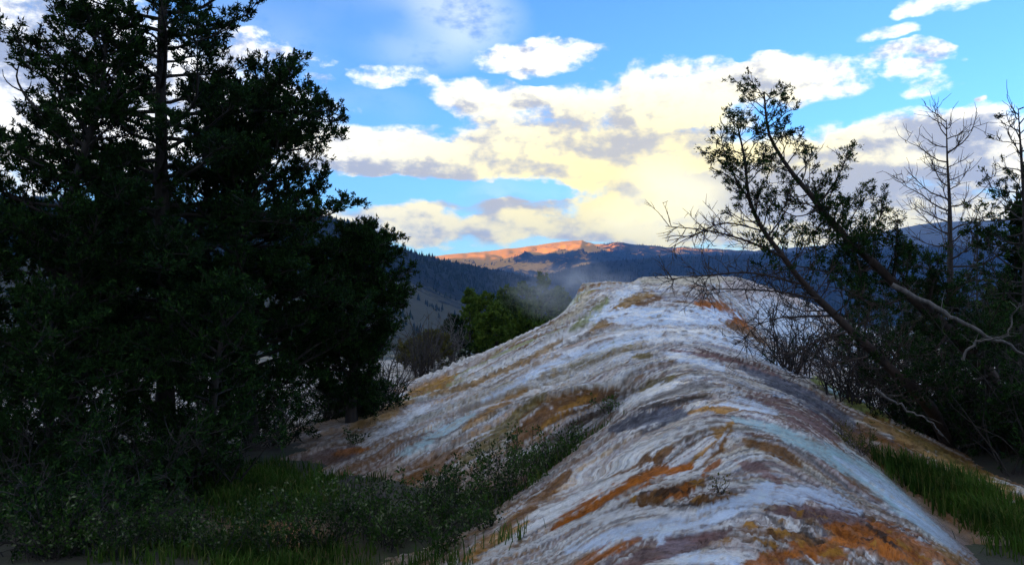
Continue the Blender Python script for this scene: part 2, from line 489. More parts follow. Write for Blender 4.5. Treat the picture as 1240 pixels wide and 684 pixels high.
# salt-and-pepper crust between the runs, white glints painted into it
px = np.clip(RY / 9.0, .5, 1.6) * .85
wx = .05 * fbm(RX * 7, RY * 7, 94, 2)
sp1 = fbm((RX + wx) * 9 / px, (fs + wx) * 11 / px, 91, 3, .7); sp2 = fbm((RX - wx) * 8 / px + 7, (fs + wx) * 12 / px, 92, 3, .7)
lay('grey', sstep(s2, .0, .20) * .6)
lay('cream', sstep(s3, .08, .22) * .7)
lay('brown', sstep(-s3 + .3 * s4, .30, .42) * .75)
lay('ochre', sstep(s1 + .3 * s4, .30, .42) * flank * .75)
lay('slate', sstep(s4 * .7 + s5 * .4, .30, .46) * .55)
lay('purple', sstep(fbm(fs * 3.1 + 40, ft * .5, 93, 3), .22, .36) * .55)
spm = sstep(fbm(RX * 1.3, RY * 1.3, 95, 3), -.35, .35)
lay('white', sstep(sp1, .16, .34) * (.35 + .45 * spm))
lay('dark', sstep(sp2, .20, .42) * (.22 + .34 * spm))
# fine streaks running down from the crest
sl1 = fbm(fs * 9, ft * .55, 96, 3, .6); sl2 = fbm(fs * 15 + 3, ft * .9, 98, 3, .6); sl3 = fbm(fs * 7 + 11, ft * .4, 99, 3, .6)
lay('white', sstep(sl1, .10, .24) * .75)
lay('dark', sstep(sl2, .20, .34) * .64)
lay('brown', sstep(sl3, .22, .34) * .62)
# long stripes down the far left flank
for c_, sd_, th, wt_ in (('cream', 171, -.02, .8), ('ochre', 172, .14, .8), ('green', 173, .14, .65), ('brown', 174, .22, .85), ('white', 175, .08, .95), ('grey', 176, .20, .7), ('pink', 177, .20, .8)):
    lay(c_, sstep(fbm(fs * 2.1 + sd_, ft * .10, sd_, 3, .6), th, th + .06) * farl * sstep(np.abs(dd), .2, 1.0) * wt_ * np.clip(1 - .5 * sstep(sp2, .1, .3), 0, 1))
lay('dark', sstep(-fold, .35, .8) * farl * .6)  # shade in the fold hollows put into the colour
lay('dark', riser * .55 * sstep(s5, -.3, .3))  # step risers darkened in colour, as shade would
lay('white', sstep(fr0, .72, .88) * stepm * .6 * sstep(s2, .3, -.2))  # tread edges whitened in colour, painted light
lay('dark', sstep(-drip, .15, .5) * .5)  # hollows between drips get painted shade
WATER = ('sky_sheen', 'teal', 'white')
def run(c, w, m, smooth_=None):
    """lay a colour; water runs are smooth and glossy, mineral mats and painted shade lines are dull"""
    global sheet, dull
    g_ = (1 + .30 * np.clip(s4, -.8, .8) + .25 * np.clip(s5, -.8, .8) - .25 * sstep(sp2, .15, .35))
    if c in WATER:
        m = m * np.clip(.92 + .9 * s4 + .5 * sp1, .15, 1)
    lay(c, m * w)
    if c in WATER:
        sheet = np.maximum(sheet * (1 - m * .2), m * w)
    else:
        sheet = sheet * (1 - m); dull = np.maximum(dull, m * w)
        RC[...] = RC * (1 - m[..., None]) + RC * g_[..., None] * m[..., None]
E = lambda *a, **k_: patch(*a, **k_)
B = band
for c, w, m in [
    # rim and far crest
    ('white', .9, B([(770, 350), (745, 362), (725, 380), (690, 405), (640, 432)], 9, 5)), ('green', .7, B([(735, 362), (715, 382), (690, 400)], 5, 4)), ('cream', .8, B([(712, 349), (703, 372), (670, 396)], 5, 4)),
    ('tan', .85, B([(790, 356), (762, 366), (738, 384), (715, 402)], 7, 5)), ('brown', .85, B([(800, 360), (768, 372), (745, 388)], 4, 3)), ('cream', .8, E(840, 339, 90, 5, 0)),
    ('rust', .95, B([(846, 368), (868, 374), (890, 386), (906, 398)], 8, 7)), ('brown', .85, B([(880, 392), (905, 402), (930, 418)], 5, 4)), ('pink', .9, E(925, 354, 52, 13, 15)), ('white', .8, E(950, 388, 50, 20, 30)),
    ('sky_sheen', .95, E(803, 383, 92, 12, 0, warp=.2)), ('white', .9, E(815, 406, 85, 8, 2, warp=.6)), ('sky_sheen', .95, B([(800, 405), (760, 412), (702, 427), (657, 445), (624, 464), (580, 486)], 6, 4, .3)),  # white ellipse paints the crest glint, blue-white the sky's reflection
    ('sky_sheen', .85, B([(850, 408), (890, 419), (930, 435), (965, 452)], 7, 6)), ('purple', .9, B([(813, 424), (850, 429), (900, 440), (945, 456)], 3.5, 5)), ('sky_sheen', .85, B([(803, 428), (836, 435), (876, 447)], 4, 6)),
    ('olive', .9, B([(768, 432), (790, 431)], 4, 3)), ('olive', .85, B([(768, 474), (803, 462), (816, 456)], 5, 4)), ('grey', .8, B([(760, 488), (816, 471), (862, 466)], 8, 6)), ('dark', .8, B([(775, 494), (827, 484), (860, 476)], 4, 3)),  # dark band paints the shadow line under the grey hump
    ('white', .85, B([(735, 500), (775, 480), (820, 464)], 4, 5)), ('white', .8, E(690, 521, 24, 5, -10)),
    # left flank
    ('white', .9, B([(690, 398), (640, 428), (600, 448), (560, 462)], 5, 5)), ('tan', .8, B([(680, 412), (620, 444), (560, 468), (520, 478)], 4, 5)), ('ochre', .75, B([(640, 470), (590, 500), (560, 520)], 4, 4)),
    ('olive', .8, B([(660, 478), (630, 500), (600, 530), (560, 560)], 8, 12)), ('brown', .9, B([(745, 478), (700, 485), (660, 505), (620, 540)], 10, 14)), ('ochre', .75, B([(720, 480), (680, 498), (655, 520)], 4, 4)), ('dark', .75, B([(740, 494), (700, 512), (660, 540)], 6, 8)),
    ('teal', .85, B([(575, 500), (540, 520), (505, 540), (480, 550)], 5, 7)), ('brown', .8, B([(560, 545), (520, 570), (480, 590)], 9, 8)), ('tan', .8, E(462, 500, 40, 9, -25)), ('ochre', .8, E(520, 468, 36, 7, -20)),
    ('slate', .8, E(395, 556, 46, 10, -12)), ('rust', .7, E(428, 546, 24, 4, -10)), ('white', .8, B([(520, 490), (480, 515), (440, 540)], 4, 6)),
    # right flank
    ('slate', .85, B([(900, 446), (950, 468), (1000, 498), (1040, 530), (1070, 556)], 9, 12)), ('purple', .85, B([(905, 478), (950, 495), (985, 512), (1012, 534)], 7, 9)), ('green', .9, B([(985, 458), (1015, 474), (1045, 492), (1075, 508)], 7, 8)),
    ('teal', .6, B([(1000, 468), (1025, 482)], 3, 3)), ('tan', .9, B([(1050, 506), (1100, 532), (1160, 562), (1240, 604)], 10, 12)), ('brown', .8, B([(1040, 515), (1090, 545), (1130, 572)], 8, 9)), ('olive', .7, B([(1085, 520), (1140, 548), (1230, 594)], 5, 5)),
    # near lobe
    ('teal', .95, B([(888, 506), (940, 521), (990, 541), (1040, 567), (1100, 612), (1160, 657), (1210, 692)], 6, 17, .25)), ('sky_sheen', .85, B([(1010, 552), (1060, 582), (1120, 630), (1190, 684)], 5, 12, .3)), ('sky_sheen', .8, B([(860, 492), (900, 490), (940, 500)], 5, 6)),
    ('ochre', .9, B([(832, 500), (862, 494), (892, 496)], 5, 4)), ('ochre', .85, B([(888, 510), (868, 532), (842, 558)], 7, 9)), ('brown', .9, B([(880, 525), (862, 548), (835, 572)], 5, 6)), ('brown', .9, B([(900, 532), (936, 544), (968, 562)], 6, 7)),
    ('white', .8, B([(882, 520), (862, 545), (838, 568), (800, 580)], 3, 4)), ('purple', .8, B([(890, 558), (925, 570), (948, 588)], 6, 5)), ('slate', .85, B([(830, 500), (790, 506), (740, 520)], 9, 7)), ('rust', .9, B([(872, 556), (850, 575)], 7, 5)),
    ('rust', 1., B([(836, 566), (790, 574), (745, 594), (695, 622), (670, 640)], 10, 8)), ('brown', .9, B([(810, 545), (775, 565), (740, 580)], 10, 7)), ('white', .9, B([(790, 560), (740, 585), (690, 610), (640, 640)], 4, 5)),
    ('brown', .9, B([(850, 586), (805, 598), (755, 616)], 11, 8)), ('rust', .8, B([(840, 592), (800, 600)], 7, 6)), ('brown', .9, B([(835, 606), (862, 606), (892, 598)], 5, 5)), ('dark', .7, B([(800, 612), (850, 611), (890, 604)], 3, 3)),  # thin dark band is a painted shadow line below the brown crust
    ('sky_sheen', .92, B([(690, 668), (750, 645), (820, 634), (890, 615), (930, 590)], 12, 15)), ('white', .85, B([(720, 630), (780, 618), (840, 622)], 7, 6)), ('sky_sheen', .85, B([(800, 660), (850, 680), (900, 690)], 12, 14)), ('sky_sheen', .85, B([(920, 600), (980, 600), (1040, 622)], 12, 8)),
    ('white', .85, B([(700, 600), (640, 640), (590, 672), (560, 690)], 5, 7)), ('rust', .85, B([(690, 690), (735, 670), (775, 652)], 9, 6)), ('purple', .85, B([(745, 684), (800, 668), (860, 650), (885, 642)], 8, 9)), ('ochre', .8, B([(640, 632), (600, 655), (560, 680)], 5, 7)),
    ('brown', .85, B([(690, 572), (650, 605), (610, 640)], 7, 7)), ('purple', .85, B([(930, 618), (990, 622), (1050, 640), (1100, 668)], 9, 10)), ('rust', .9, B([(900, 690), (950, 672), (1010, 660), (1070, 664), (1120, 688)], 14, 14)), ('rust', .85, B([(1000, 640), (1060, 640), (1120, 664), (1170, 690)], 8, 10)),
    ('brown', .9, B([(930, 645), (980, 652), (1020, 662)], 6, 7)), ('tan', .7, B([(1130, 660), (1190, 690)], 6, 8)),
]:
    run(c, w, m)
crust = np.clip(E(1000, 655, 150, 34, 10, .5) + E(800, 600, 60, 16, -15) + E(862, 604, 34, 8, 0), 0, 1) * (1 - sheet)
lay('dark', sstep(s5 + .3 * broken, .36, .52) * crust * .9)
lay('ochre', sstep(-s5 + .3 * broken, .40, .56) * crust * .8)
# smooth water over the runs, broken crust elsewhere
RZ = RZ0 + (RZ - RZ0) * (1 - .55 * sheet)
RZ += .006 * sheet
RZ += crust * (0.034 * np.round(broken * 3) / 3 + 0.016 * np.abs(fbm(RX * 14, RY * 14, 66, 3)))
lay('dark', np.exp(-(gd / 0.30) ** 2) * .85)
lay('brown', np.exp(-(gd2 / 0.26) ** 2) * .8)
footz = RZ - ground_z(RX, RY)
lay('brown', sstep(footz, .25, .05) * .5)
RC *= (0.92 + 0.24 * np.clip(0.5 + s5 * .7, 0, 1))[..., None]
wet = np.clip(0.46 + 0.5 * s1 + 0.5 * s4 - .6 * dull * (1 - sheet) - .4 * crust + sheet, 0, 1)

def travertine_mat():
    m, g, out = new_mat('travertine')
    at = g.n('ShaderNodeAttribute'); at.attribute_name = 'mineral'
    fl = g.n('ShaderNodeAttribute'); fl.attribute_name = 'flow'
    wt = g.n('ShaderNodeAttribute'); wt.attribute_name = 'wet'
    geo = g.n('ShaderNodeNewGeometry')
    v1 = g.vmath('MULTIPLY', fl.outputs['Vector'], (17.0, 7.0, 1.0))
    v2 = g.vmath('MULTIPLY', fl.outputs['Vector'], (52.0, 22.0, 1.0))
    a = g.noise(v1, 1.0, 5, 0.65, dims='2D')
    b = g.noise(v2, 1.0, 4, 0.7, dims='2D')
    c = g.mix(g.math('MULTIPLY', g.ss(b, 0.52, 0.62, 0.0, 0.5), g.ss(wt.outputs['Fac'], 0.9, 0.5)), at.outputs['Color'], g.mix(1.0, at.outputs['Color'], (.40, .35, .31), 'MULTIPLY'))
    c = g.mix(g.ss(a, 0.58, 0.8, 0.0, 0.10), c, (.60, .59, .57))
    bs = principled(g, out)
    g.link(c, bs.inputs['Base Color'])
    wf = g.ss(g.math('MULTIPLY_ADD', g.math('SUBTRACT', a, 0.5), 0.8, wt.outputs['Fac']), 0.35, 0.75)
    rgh = g.math('MULTIPLY_ADD', wf, -0.30, 0.75)
    g.link(rgh, bs.inputs['Roughness'])
    g.link(g.math('MULTIPLY_ADD', wf, 0.2, 0.10), bs.inputs['Specular IOR Level'])
    bs.inputs['Coat IOR'].default_value = 1.34
    bs.inputs['Coat Roughness'].default_value = 0.13
    g.link(g.math('MULTIPLY', wf, 0.9), bs.inputs['Coat Weight'])
    cbp = g.n('ShaderNodeBump'); cbp.inputs['Strength'].default_value = 1.0; cbp.inputs['Distance'].default_value = 0.022
    g.link(g.math('MULTIPLY_ADD', a, 1.0, g.math('MULTIPLY', b, 0.3)), cbp.inputs['Height']); g.link(cbp.outputs[0], bs.inputs['Coat Normal'])
    h = g.math('MULTIPLY_ADD', a, 1.0, g.math('MULTIPLY', b, -0.6))
    bp = g.n('ShaderNodeBump'); bp.inputs['Strength'].default_value = 1.0; bp.inputs['Distance'].default_value = 0.065
    g.link(h, bp.inputs['Height']); g.link(bp.outputs[0], bs.inputs['Normal'])
    return m
M['trav'] = travertine_mat()
nv = NR * NC
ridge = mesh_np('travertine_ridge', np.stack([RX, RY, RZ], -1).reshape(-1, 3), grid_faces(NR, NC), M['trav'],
        attrs={'mineral': ('FLOAT_COLOR', np.concatenate([np.clip(RC, .01, .9), np.ones(RX.shape + (1,))], -1).reshape(-1, 4)),  # mineral tint plus painted shade, glints and sky sheen
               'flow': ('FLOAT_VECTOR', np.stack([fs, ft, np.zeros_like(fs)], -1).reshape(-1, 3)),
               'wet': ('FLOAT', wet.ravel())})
tag(ridge, 'long rounded ridge of wet striped white and rust travertine', kind='structure')

def surf_z(x, y):
    """height of whatever is on top: ridge or ground"""
    x = np.atleast_1d(np.asarray(x, float)); y = np.atleast_1d(np.asarray(y, float))
    gz = ground_z(x, y)
    a = np.where(y > 1.7, x / np.maximum(y, 1e-3), -9)
    fi = (np.log(np.maximum(y, 1.7)) - math.log(1.7)) / (math.log(33.8) - math.log(1.7)) * (NR - 1)
    fj = (a + 0.62) / (0.86 + 0.62) * (NC - 1)
    ok = (fi >= 0) & (fi < NR - 1) & (fj >= 0) & (fj < NC - 1)
    i = np.clip(fi.astype(int), 0, NR - 2); j = np.clip(fj.astype(int), 0, NC - 2)
    ti, tj = fi - i, fj - j
    z = (RZ[i, j] * (1 - ti) * (1 - tj) + RZ[i + 1, j] * ti * (1 - tj) + RZ[i, j + 1] * (1 - ti) * tj + RZ[i + 1, j + 1] * ti * tj)
    return np.where(ok, np.maximum(z, gz), gz)

# ------------------------------------------------------------------ ground sheet out to the horizon
def ground_mat():
    m, g, out = new_mat('ground_soil')
    geo = g.n('ShaderNodeNewGeometry')
    at = g.n('ShaderNodeAttribute'); at.attribute_name = 'sinter'
    fr = g.n('ShaderNodeAttribute'); fr.attribute_name = 'far'
    n = g.noise(geo.outputs['Position'], 1.7, 6, 0.65)
    n2 = g.noise(geo.outputs['Position'], 14.0, 5, 0.7)
    nf = g.noise(geo.outputs['Position'], 0.012, 6, 0.65)
    soil = g.mix(g.ss(n, 0.35, 0.65), (.022, .016, .010, 1), (.026, .034, .010, 1))
    soil = g.mix(g.ss(n2, 0.5, 0.75), soil, (.032, .021, .011, 1))
    sint = g.mix(g.ss(n2, 0.35, 0.7), (.50, .48, .45, 1), (.28, .23, .17, 1))
    c = g.mix(g.math('MULTIPLY', at.outputs['Fac'], g.ss(n, 0.30, 0.52)), soil, sint)
    ru = g.n('ShaderNodeAttribute'); ru.attribute_name = 'rusty'
    c = g.mix(g.math('MULTIPLY', ru.outputs['Fac'], g.ss(n2, .25, .6)), c, (.26, .12, .04, 1))
    farc = g.mix(g.ss(nf, 0.45, 0.56), (.15, .125, .07, 1), (.022, .034, .018, 1))
    c = g.mix(fr.outputs['Fac'], c, farc)
    b = principled(g, out, Roughness=0.9)
    g.link(c, b.inputs['Base Color'])
    bp = g.n('ShaderNodeBump'); bp.inputs['Strength'].default_value = 0.7; bp.inputs['Distance'].default_value = 0.03
    g.link(n2, bp.inputs['Height']); g.link(bp.outputs[0], b.inputs['Normal'])
    return m
M['ground'] = ground_mat()
na, nr_ = 420, 190
ga = np.linspace(0, 2 * math.pi, na + 1)
gr_ = np.concatenate([[0.02], np.exp(np.linspace(math.log(0.8), math.log(17000), nr_ - 1))])
GX = gr_[:, None] * np.sin(ga)[None, :]; GY = gr_[:, None] * np.cos(ga)[None, :]
GZ = ground_z(GX, GY)
# ground stays under the ridge
inr = (GY > 1.7) & (GY < 33.5)
sint = np.clip(sstep(GX, 3.5, 6.5) * sstep(GY, 12.5, 16) * sstep(GY, 60, 40) + sstep(-GX, 2.0, 3.2) * sstep(-GX, 12, 8) * sstep(GY, 9.8, 12) * sstep(GY, 45, 30) * .8, 0, 1)
far = sstep(np.hypot(GX, GY), 60, 140)
gnd = mesh_np('ground', np.stack([GX, GY, GZ], -1).reshape(-1, 3), grid_faces(nr_, na + 1), M['ground'],
              attrs={'sinter': ('FLOAT', sint.ravel()), 'far': ('FLOAT', far.ravel()),
                     'rusty': ('FLOAT', (np.exp(-((GX + 1.95 + (GY - 6.6) * .5) / .35) ** 2 - ((GY - 6.6) / .8) ** 2) * 1.2).clip(0, 1).ravel())})
tag(gnd, 'dark soil and sinter ground falling away to the valley', kind='structure')

# ------------------------------------------------------------------ hills
def hill_mat(name, grass, forest, rock=(.22, .19, .16), bias=0.5, scale=.004):
    m, g, out = new_mat(name)
    geo = g.n('ShaderNodeNewGeometry')
    at = g.n('ShaderNodeAttribute'); at.attribute_name = 'wooded'
    rk = g.n('ShaderNodeAttribute'); rk.attribute_name = 'rocky'
    n = g.noise(geo.outputs['Position'], scale, 7, 0.68)
    n2 = g.noise(geo.outputs['Position'], scale * 9, 4, 0.7)
    w = g.math('MULTIPLY_ADD', g.math('SUBTRACT', n, 0.5), 2.2, at.outputs['Fac'])
    w = g.ss(g.math('MULTIPLY_ADD', g.math('SUBTRACT', n2, 0.5), 0.9, w), bias - .13, bias + .13)
    gc = g.mix(n2, rgba(grass), rgba(tuple(x * .7 for x in grass)))
    c = g.mix(w, gc, rgba(forest))
    c = g.mix(rk.outputs['Fac'], c, g.mix(n2, rgba(rock), rgba(tuple(x * .35 for x in rock))))
    b = principled(g, out, Roughness=0.95)
    b.inputs['Specular IOR Level'].default_value = 0.1
    g.link(c, b.inputs['Base Color'])
    bp = g.n('ShaderNodeBump'); bp.inputs['Strength'].default_value = 1.0; bp.inputs['Distance'].default_value = 12.0
    g.link(g.math('MULTIPLY', n2, w), bp.inputs['Height']); g.link(bp.outputs[0], b.inputs['Normal'])
    return m
HILL = {}
def hill(name, label, pts, mat, near=.42, far_=1.4, foot=-170.0, wooded=None, rocky=None, power=1.0, rough=.05, nu=420, nd=70, seed=0, crest_n=.012, lift=None):
    us = np.array([p[0] for p in pts], float)
    u = np.linspace(us[0], us[-1], nu)
    v = np.interp(u, us, [p[1] for p in pts]); dcr = pchip(us, [p[2] for p in pts], u)
    hc = (342 - v) / F * dcr
    hc = hc + (hc - foot) * crest_n * fbm(u * .05, u * 0, seed + 3, 5)
    tt = np.linspace(0, 1, nd)
    half = int(nd * .72)
    fr_ = np.concatenate([np.linspace(near, 1, half), np.linspace(1, far_, nd - half + 1)[1:]])
    k_ = np.where(fr_ <= 1, (fr_ - near) / (1 - near), 1 - (fr_ - 1) / (far_ - 1))
    Y = fr_[:, None] * dcr[None, :]
    X = (u - 620)[None, :] / F * Y
    prof = np.clip(k_, 0, 1)[:, None] ** power * np.ones_like(X)
    r = fbm(X / 420., Y / 420., seed, 5, .55)
    ridged = 1 - np.abs(fbm(X / 700. + 4, Y / 1600., seed + 7, 4))
    mod = (rough * r + rough * 1.3 * (ridged - .7)) * (1 - np.abs(2 * prof - 1) ** 2)
    Z = foot + (hc - foot)[None, :] * (prof + mod)
    if lift is not None:
        Z = Z + lift(U_=(620 + X / Y * F), k=prof, X=X, Y=Y)
    UU = np.repeat(u[None, :], nd, 0); VV = 342 - Z / Y * F
    wd = wooded(UU, VV, prof, X, Y) if wooded else np.full(X.shape, .5)
    rk = rocky(UU, VV, prof, X, Y) if rocky else np.zeros(X.shape)
    o = mesh_np(name, np.stack([X, Y, Z], -1).reshape(-1, 3), grid_faces(nd, nu), mat,
                attrs={'wooded': ('FLOAT', wd.ravel()), 'rocky': ('FLOAT', rk.ravel())})
    tag(o, label, kind='structure')
    HILL[name] = (X, Y, Z, wd)
    return o
M['hill_left'] = hill_mat('hillside_cover', (.050, .052, .036), (.006, .014, .020))
M['hill_mid'] = hill_mat('forest_ridge_cover', (.06, .07, .07), (.006, .014, .022))
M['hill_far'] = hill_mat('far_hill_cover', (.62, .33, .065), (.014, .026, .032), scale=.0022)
hill('hillside', 'steep shaded hillside with forest above dry grass', [(-500, 190, 1500), (-200, 215, 1600), (0, 236, 1700), (120, 246, 1800), (250, 252, 1900), (400, 262, 2000), (446, 278, 2000), (454, 279, 2010), (460, 291, 2020), (466, 295, 2050),
     (504, 307, 2200), (545, 317, 2500), (600, 327, 3000), (650, 337, 3600), (720, 352, 4300)], M['hill_left'], near=.3, power=.9, rough=.05, nu=480, nd=90,
     wooded=lambda U_, V_, k, X, Y: sstep(V_ - (328 + np.maximum(U_ - 504, (U_ - 504) * .12) * .42), 22, -8) * .8 + .24 + .3 * sstep(U_, 560, 620),
     rocky=lambda U_, V_, k, X, Y: sstep(np.abs(U_ - 456), 14, 4) * sstep(k, .93, .98), seed=11)
hill('forested_ridge', 'dark blue forested ridge across the valley', [(560, 352, 3800), (620, 341, 3900), (664, 333, 4000), (705, 321, 4100), (740, 316, 4200), (800, 312, 4300), (900, 308, 4300), (1000, 304, 4400), (1100, 299, 4400), (1240, 294, 4500), (1500, 280, 4500), (1800, 290, 4500)],
     M['hill_mid'], near=.5, wooded=lambda U_, V_, k, X, Y: np.full(X.shape, .95), seed=23, rough=.05)
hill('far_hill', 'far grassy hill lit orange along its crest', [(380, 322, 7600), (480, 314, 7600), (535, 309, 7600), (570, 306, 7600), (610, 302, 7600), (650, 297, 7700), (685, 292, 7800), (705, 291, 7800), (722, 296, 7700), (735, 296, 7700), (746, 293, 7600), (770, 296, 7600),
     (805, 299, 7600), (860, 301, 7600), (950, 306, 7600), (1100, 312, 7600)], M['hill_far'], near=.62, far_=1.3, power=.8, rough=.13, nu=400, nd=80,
     wooded=lambda U_, V_, k, X, Y: .12 + .55 * sstep(k, .80, .62) + .55 * sstep(U_, 705, 735) - .55 * np.exp(-((U_ - 650) / 34) ** 2 - ((V_ - 324) / 7) ** 2), seed=31)  # woods low down and at right also darken the slopes like shade
hill('mountain_range', 'blue mountain range along the right horizon', [(760, 322, 9300), (860, 310, 9300), (930, 302, 9300), (1000, 297, 9200), (1050, 286, 9200), (1085, 277, 9200), (1120, 271, 9200), (1150, 268, 9200), (1180, 269, 9200), (1210, 265, 9200), (1240, 268, 9200), (1400, 255, 9000), (1700, 270, 9000)],
     M['hill_mid'], near=.6, far_=1.25, wooded=lambda U_, V_, k, X, Y: .85 + 0 * X, seed=43, rough=.08)
# unseen mountain added at left, heights shaped to shade valley, terraces and hill front
my = np.linspace(-11000, 10500, 150); mx = np.linspace(-10500, -1200, 90)
MX, MY = np.meshgrid(mx, my)
axis_x = np.interp(my, [-11000, 0, 2500, 6500, 10500], [-3400, -3300, -3500, -5600, -6600])[:, None]
hh = np.interp(my, [-11000, 0, 3300, 3950, 4600, 6000, 7600, 10500], [850, 900, 1050, 1100, 790, 750, 700, 560])[:, None]
hw = np.where(MX > axis_x, 2000., 3600.)
MZ = -175 + (hh + 175) * np.clip(1 - np.abs(MX - axis_x) / hw, 0, 1) ** .9 * (1 + .05 * fbm(MX / 900, MY / 900, 77, 5))
MZ -= 40 * sstep(np.abs(MX - axis_x) / hw, .85, 1.0)
tag(mesh_np('added_shade_mountain', np.stack([MX, MY, MZ], -1).reshape(-1, 3), grid_faces(150, 90), M['hill_mid'],
    attrs={'wooded': ('FLOAT', np.full(MX.size, .6)), 'rocky': ('FLOAT', np.zeros(MX.size))}), 'unseen mountain added to block the low sun from the valley', kind='structure')
# ------------------------------------------------------------------ plants: limbs as tapering segments, foliage as small leaf faces
class Plant:
    def __init__(self, seed):
        self.r = np.random.default_rng(seed)
        self.s0 = []; self.s1 = []; self.q0 = []; self.q1 = []      # thin segments
        self.rb = []                                                # finest twigs
        self.tubes = []                                             # thick limbs: polyline, radii, sides
        self.lp = []; self.ld = []; self.ls = []                    # leaves: place, direction, length
    def unit(self, v):
        return v / np.maximum(np.linalg.norm(v, axis=-1, keepdims=True), 1e-9)
    def path(self, p0, d, L, n, up=0.0, wob=0.15):
        pts = [np.array(p0, float)]; d = self.unit(np.array(d, float))
        for i in range(n):
            d = self.unit(d + np.array([0, 0, up / n]) + self.r.normal(0, wob / math.sqrt(n), 3))
            pts.append(pts[-1] + d * L / n)
        return np.array(pts)
    def limb(self, pts, r0, r1, sides=7, power=1.0):
        n = len(pts)
        t = np.linspace(0, 1, n) ** power
        self.tubes.append((np.array(pts, float), r0 + (r1 - r0) * t, sides))
    def thin(self, pts, r0, r1):
        n = len(pts) - 1
        rr = np.linspace(r0, r1, n + 1)
        self.s0.append(pts[:-1]); self.s1.append(pts[1:]); self.q0.append(rr[:-1]); self.q1.append(rr[1:])
    def twigs(self, pts, per, L, spread=1.0, up=0.2, r=.004, r_end=.0015, jitter=.5, bend=0.0, simple=False):
        """bare twigs along a polyline; returns their start and end points"""
        pts = np.asarray(pts); seg = np.diff(pts, axis=0); ln = np.linalg.norm(seg, axis=1)
        n = max(1, int(per * ln.sum() + self.r.random()))
        c = np.concatenate([[0], np.cumsum(ln)]); f = self.r.random(n) * c[-1]
        i = np.clip(np.searchsorted(c, f) - 1, 0, len(ln) - 1)
        a = pts[i] + seg[i] * ((f - c[i]) / np.maximum(ln[i], 1e-9))[:, None]
        d = self.unit(self.unit(seg[i]) * .8 + self.r.normal(0, spread * .6, (n, 3)) + np.array([0, 0, up]))
        l = L * (1 - jitter + jitter * 2 * self.r.random(n)) * (1 - .35 * f / c[-1])
        b = a + d * l[:, None]
        m = a + d * l[:, None] * .5 + self.r.normal(0, .06, (n, 3)) * l[:, None]
        if simple:
            self.rb.append((a, b, r, r_end))
            return a, m, b
        self.s0 += [a, m]; self.s1 += [m, b]
        h = (r + r_end) / 2
        self.q0 += [np.full(n, r), np.full(n, h)]; self.q1 += [np.full(n, h), np.full(n, r_end)]
        return a, m, b
    def leaves(self, a, b, n, size, spread=.9, up=.25, t0=.25, scatter=.02):
        """n leaves around each twig a-b"""
        k = len(a)
        if k == 0 or n <= 0: return
        i = np.repeat(np.arange(k), n)
        t = t0 + (1.05 - t0) * self.r.random(len(i))
        pos = a[i] + (b - a)[i] * t[:, None] + self.r.normal(0, scatter, (len(i), 3))
        d = self.unit(self.unit(b - a)[i] + self.r.normal(0, spread, (len(i), 3)) + np.array([0, 0, up]))
        self.lp.append(pos); self.ld.append(d); self.ls.append(size * (.6 + .8 * self.r.random(len(i))))
    # ---- output
    def wood_mesh(self, name, mat, parent, origin):
        V = []; Q = []; off = 0
        for pts, rr, sides in self.tubes:
            n = len(pts)
            tan = np.gradient(pts, axis=0); tan = self.unit(tan)
            ref = np.array([0.31, .87, .39]); ref = ref / np.linalg.norm(ref)
            x = self.unit(np.cross(tan, ref)); y = np.cross(tan, x)
            a = np.linspace(0, 2 * math.pi, sides, endpoint=False)
            lump = 1 + .10 * self.r.normal(0, 1, (n, sides)) * (rr[:, None] > .03)
            ring = pts[:, None, :] + (x[:, None, :] * np.cos(a)[None, :, None] + y[:, None, :] * np.sin(a)[None, :, None]) * (rr[:, None] * lump)[..., None]
            V.append(ring.reshape(-1, 3))
            k = np.arange(n * sides).reshape(n, sides); kn = np.roll(k, -1, 1)
            Q.append(np.stack([k[:-1], kn[:-1], kn[1:], k[1:]], -1).reshape(-1, 4) + off)
            off += n * sides
        if self.s0:
            a = np.concatenate(self.s0); b = np.concatenate(self.s1); r0 = np.concatenate(self.q0); r1 = np.concatenate(self.q1)
            t = self.unit(b - a); x = self.unit(np.cross(t, np.array([.31, .87, .39]))); y = np.cross(t, x)
            n = len(a)
            rings = []
            for p, r in ((a, r0), (b, r1)):
                for k in range(3):
                    ang = k * 2.0944
                    rings.append(p + (x * math.cos(ang) + y * math.sin(ang)) * r[:, None])
            V.append(np.stack(rings, 1).reshape(-1, 3))
            base = np.arange(n)[:, None] * 6 + off
            for k in range(3):
                k2 = (k + 1) % 3
                Q.append(base + np.array([[k, k2, 3 + k2, 3 + k]]))
            off += n * 6
        for a, b, r, r2 in self.rb:
            n = len(a)
            sd_ = self.unit(np.cross(b - a, self.r.normal(0, 1, (n, 3))))
            V.append(np.stack([a - sd_ * r, a + sd_ * r, b + sd_ * r2, b - sd_ * r2], 1).reshape(-1, 3))
            Q.append(np.arange(n * 4).reshape(-1, 4) + off); off += n * 4
        v = np.concatenate(V) - origin
        return mesh_np(name, v, np.concatenate(Q), mat, parent, smooth=True)
    def needle_mesh(self, name, mat, parent, origin, width=.36):
        p = np.concatenate(self.lp); d = np.concatenate(self.ld); s = np.concatenate(self.ls)
        n = len(p)
        side = self.unit(np.cross(d, self.unit(self.r.normal(0, 1, (n, 3))))) * (s * width * .5)[:, None]
        v = np.stack([p + side, p - side, p + d * s[:, None]], 1).reshape(-1, 3)
        return mesh_np(name, v - origin, np.arange(n * 3).reshape(-1, 3), mat, parent, smooth=False)
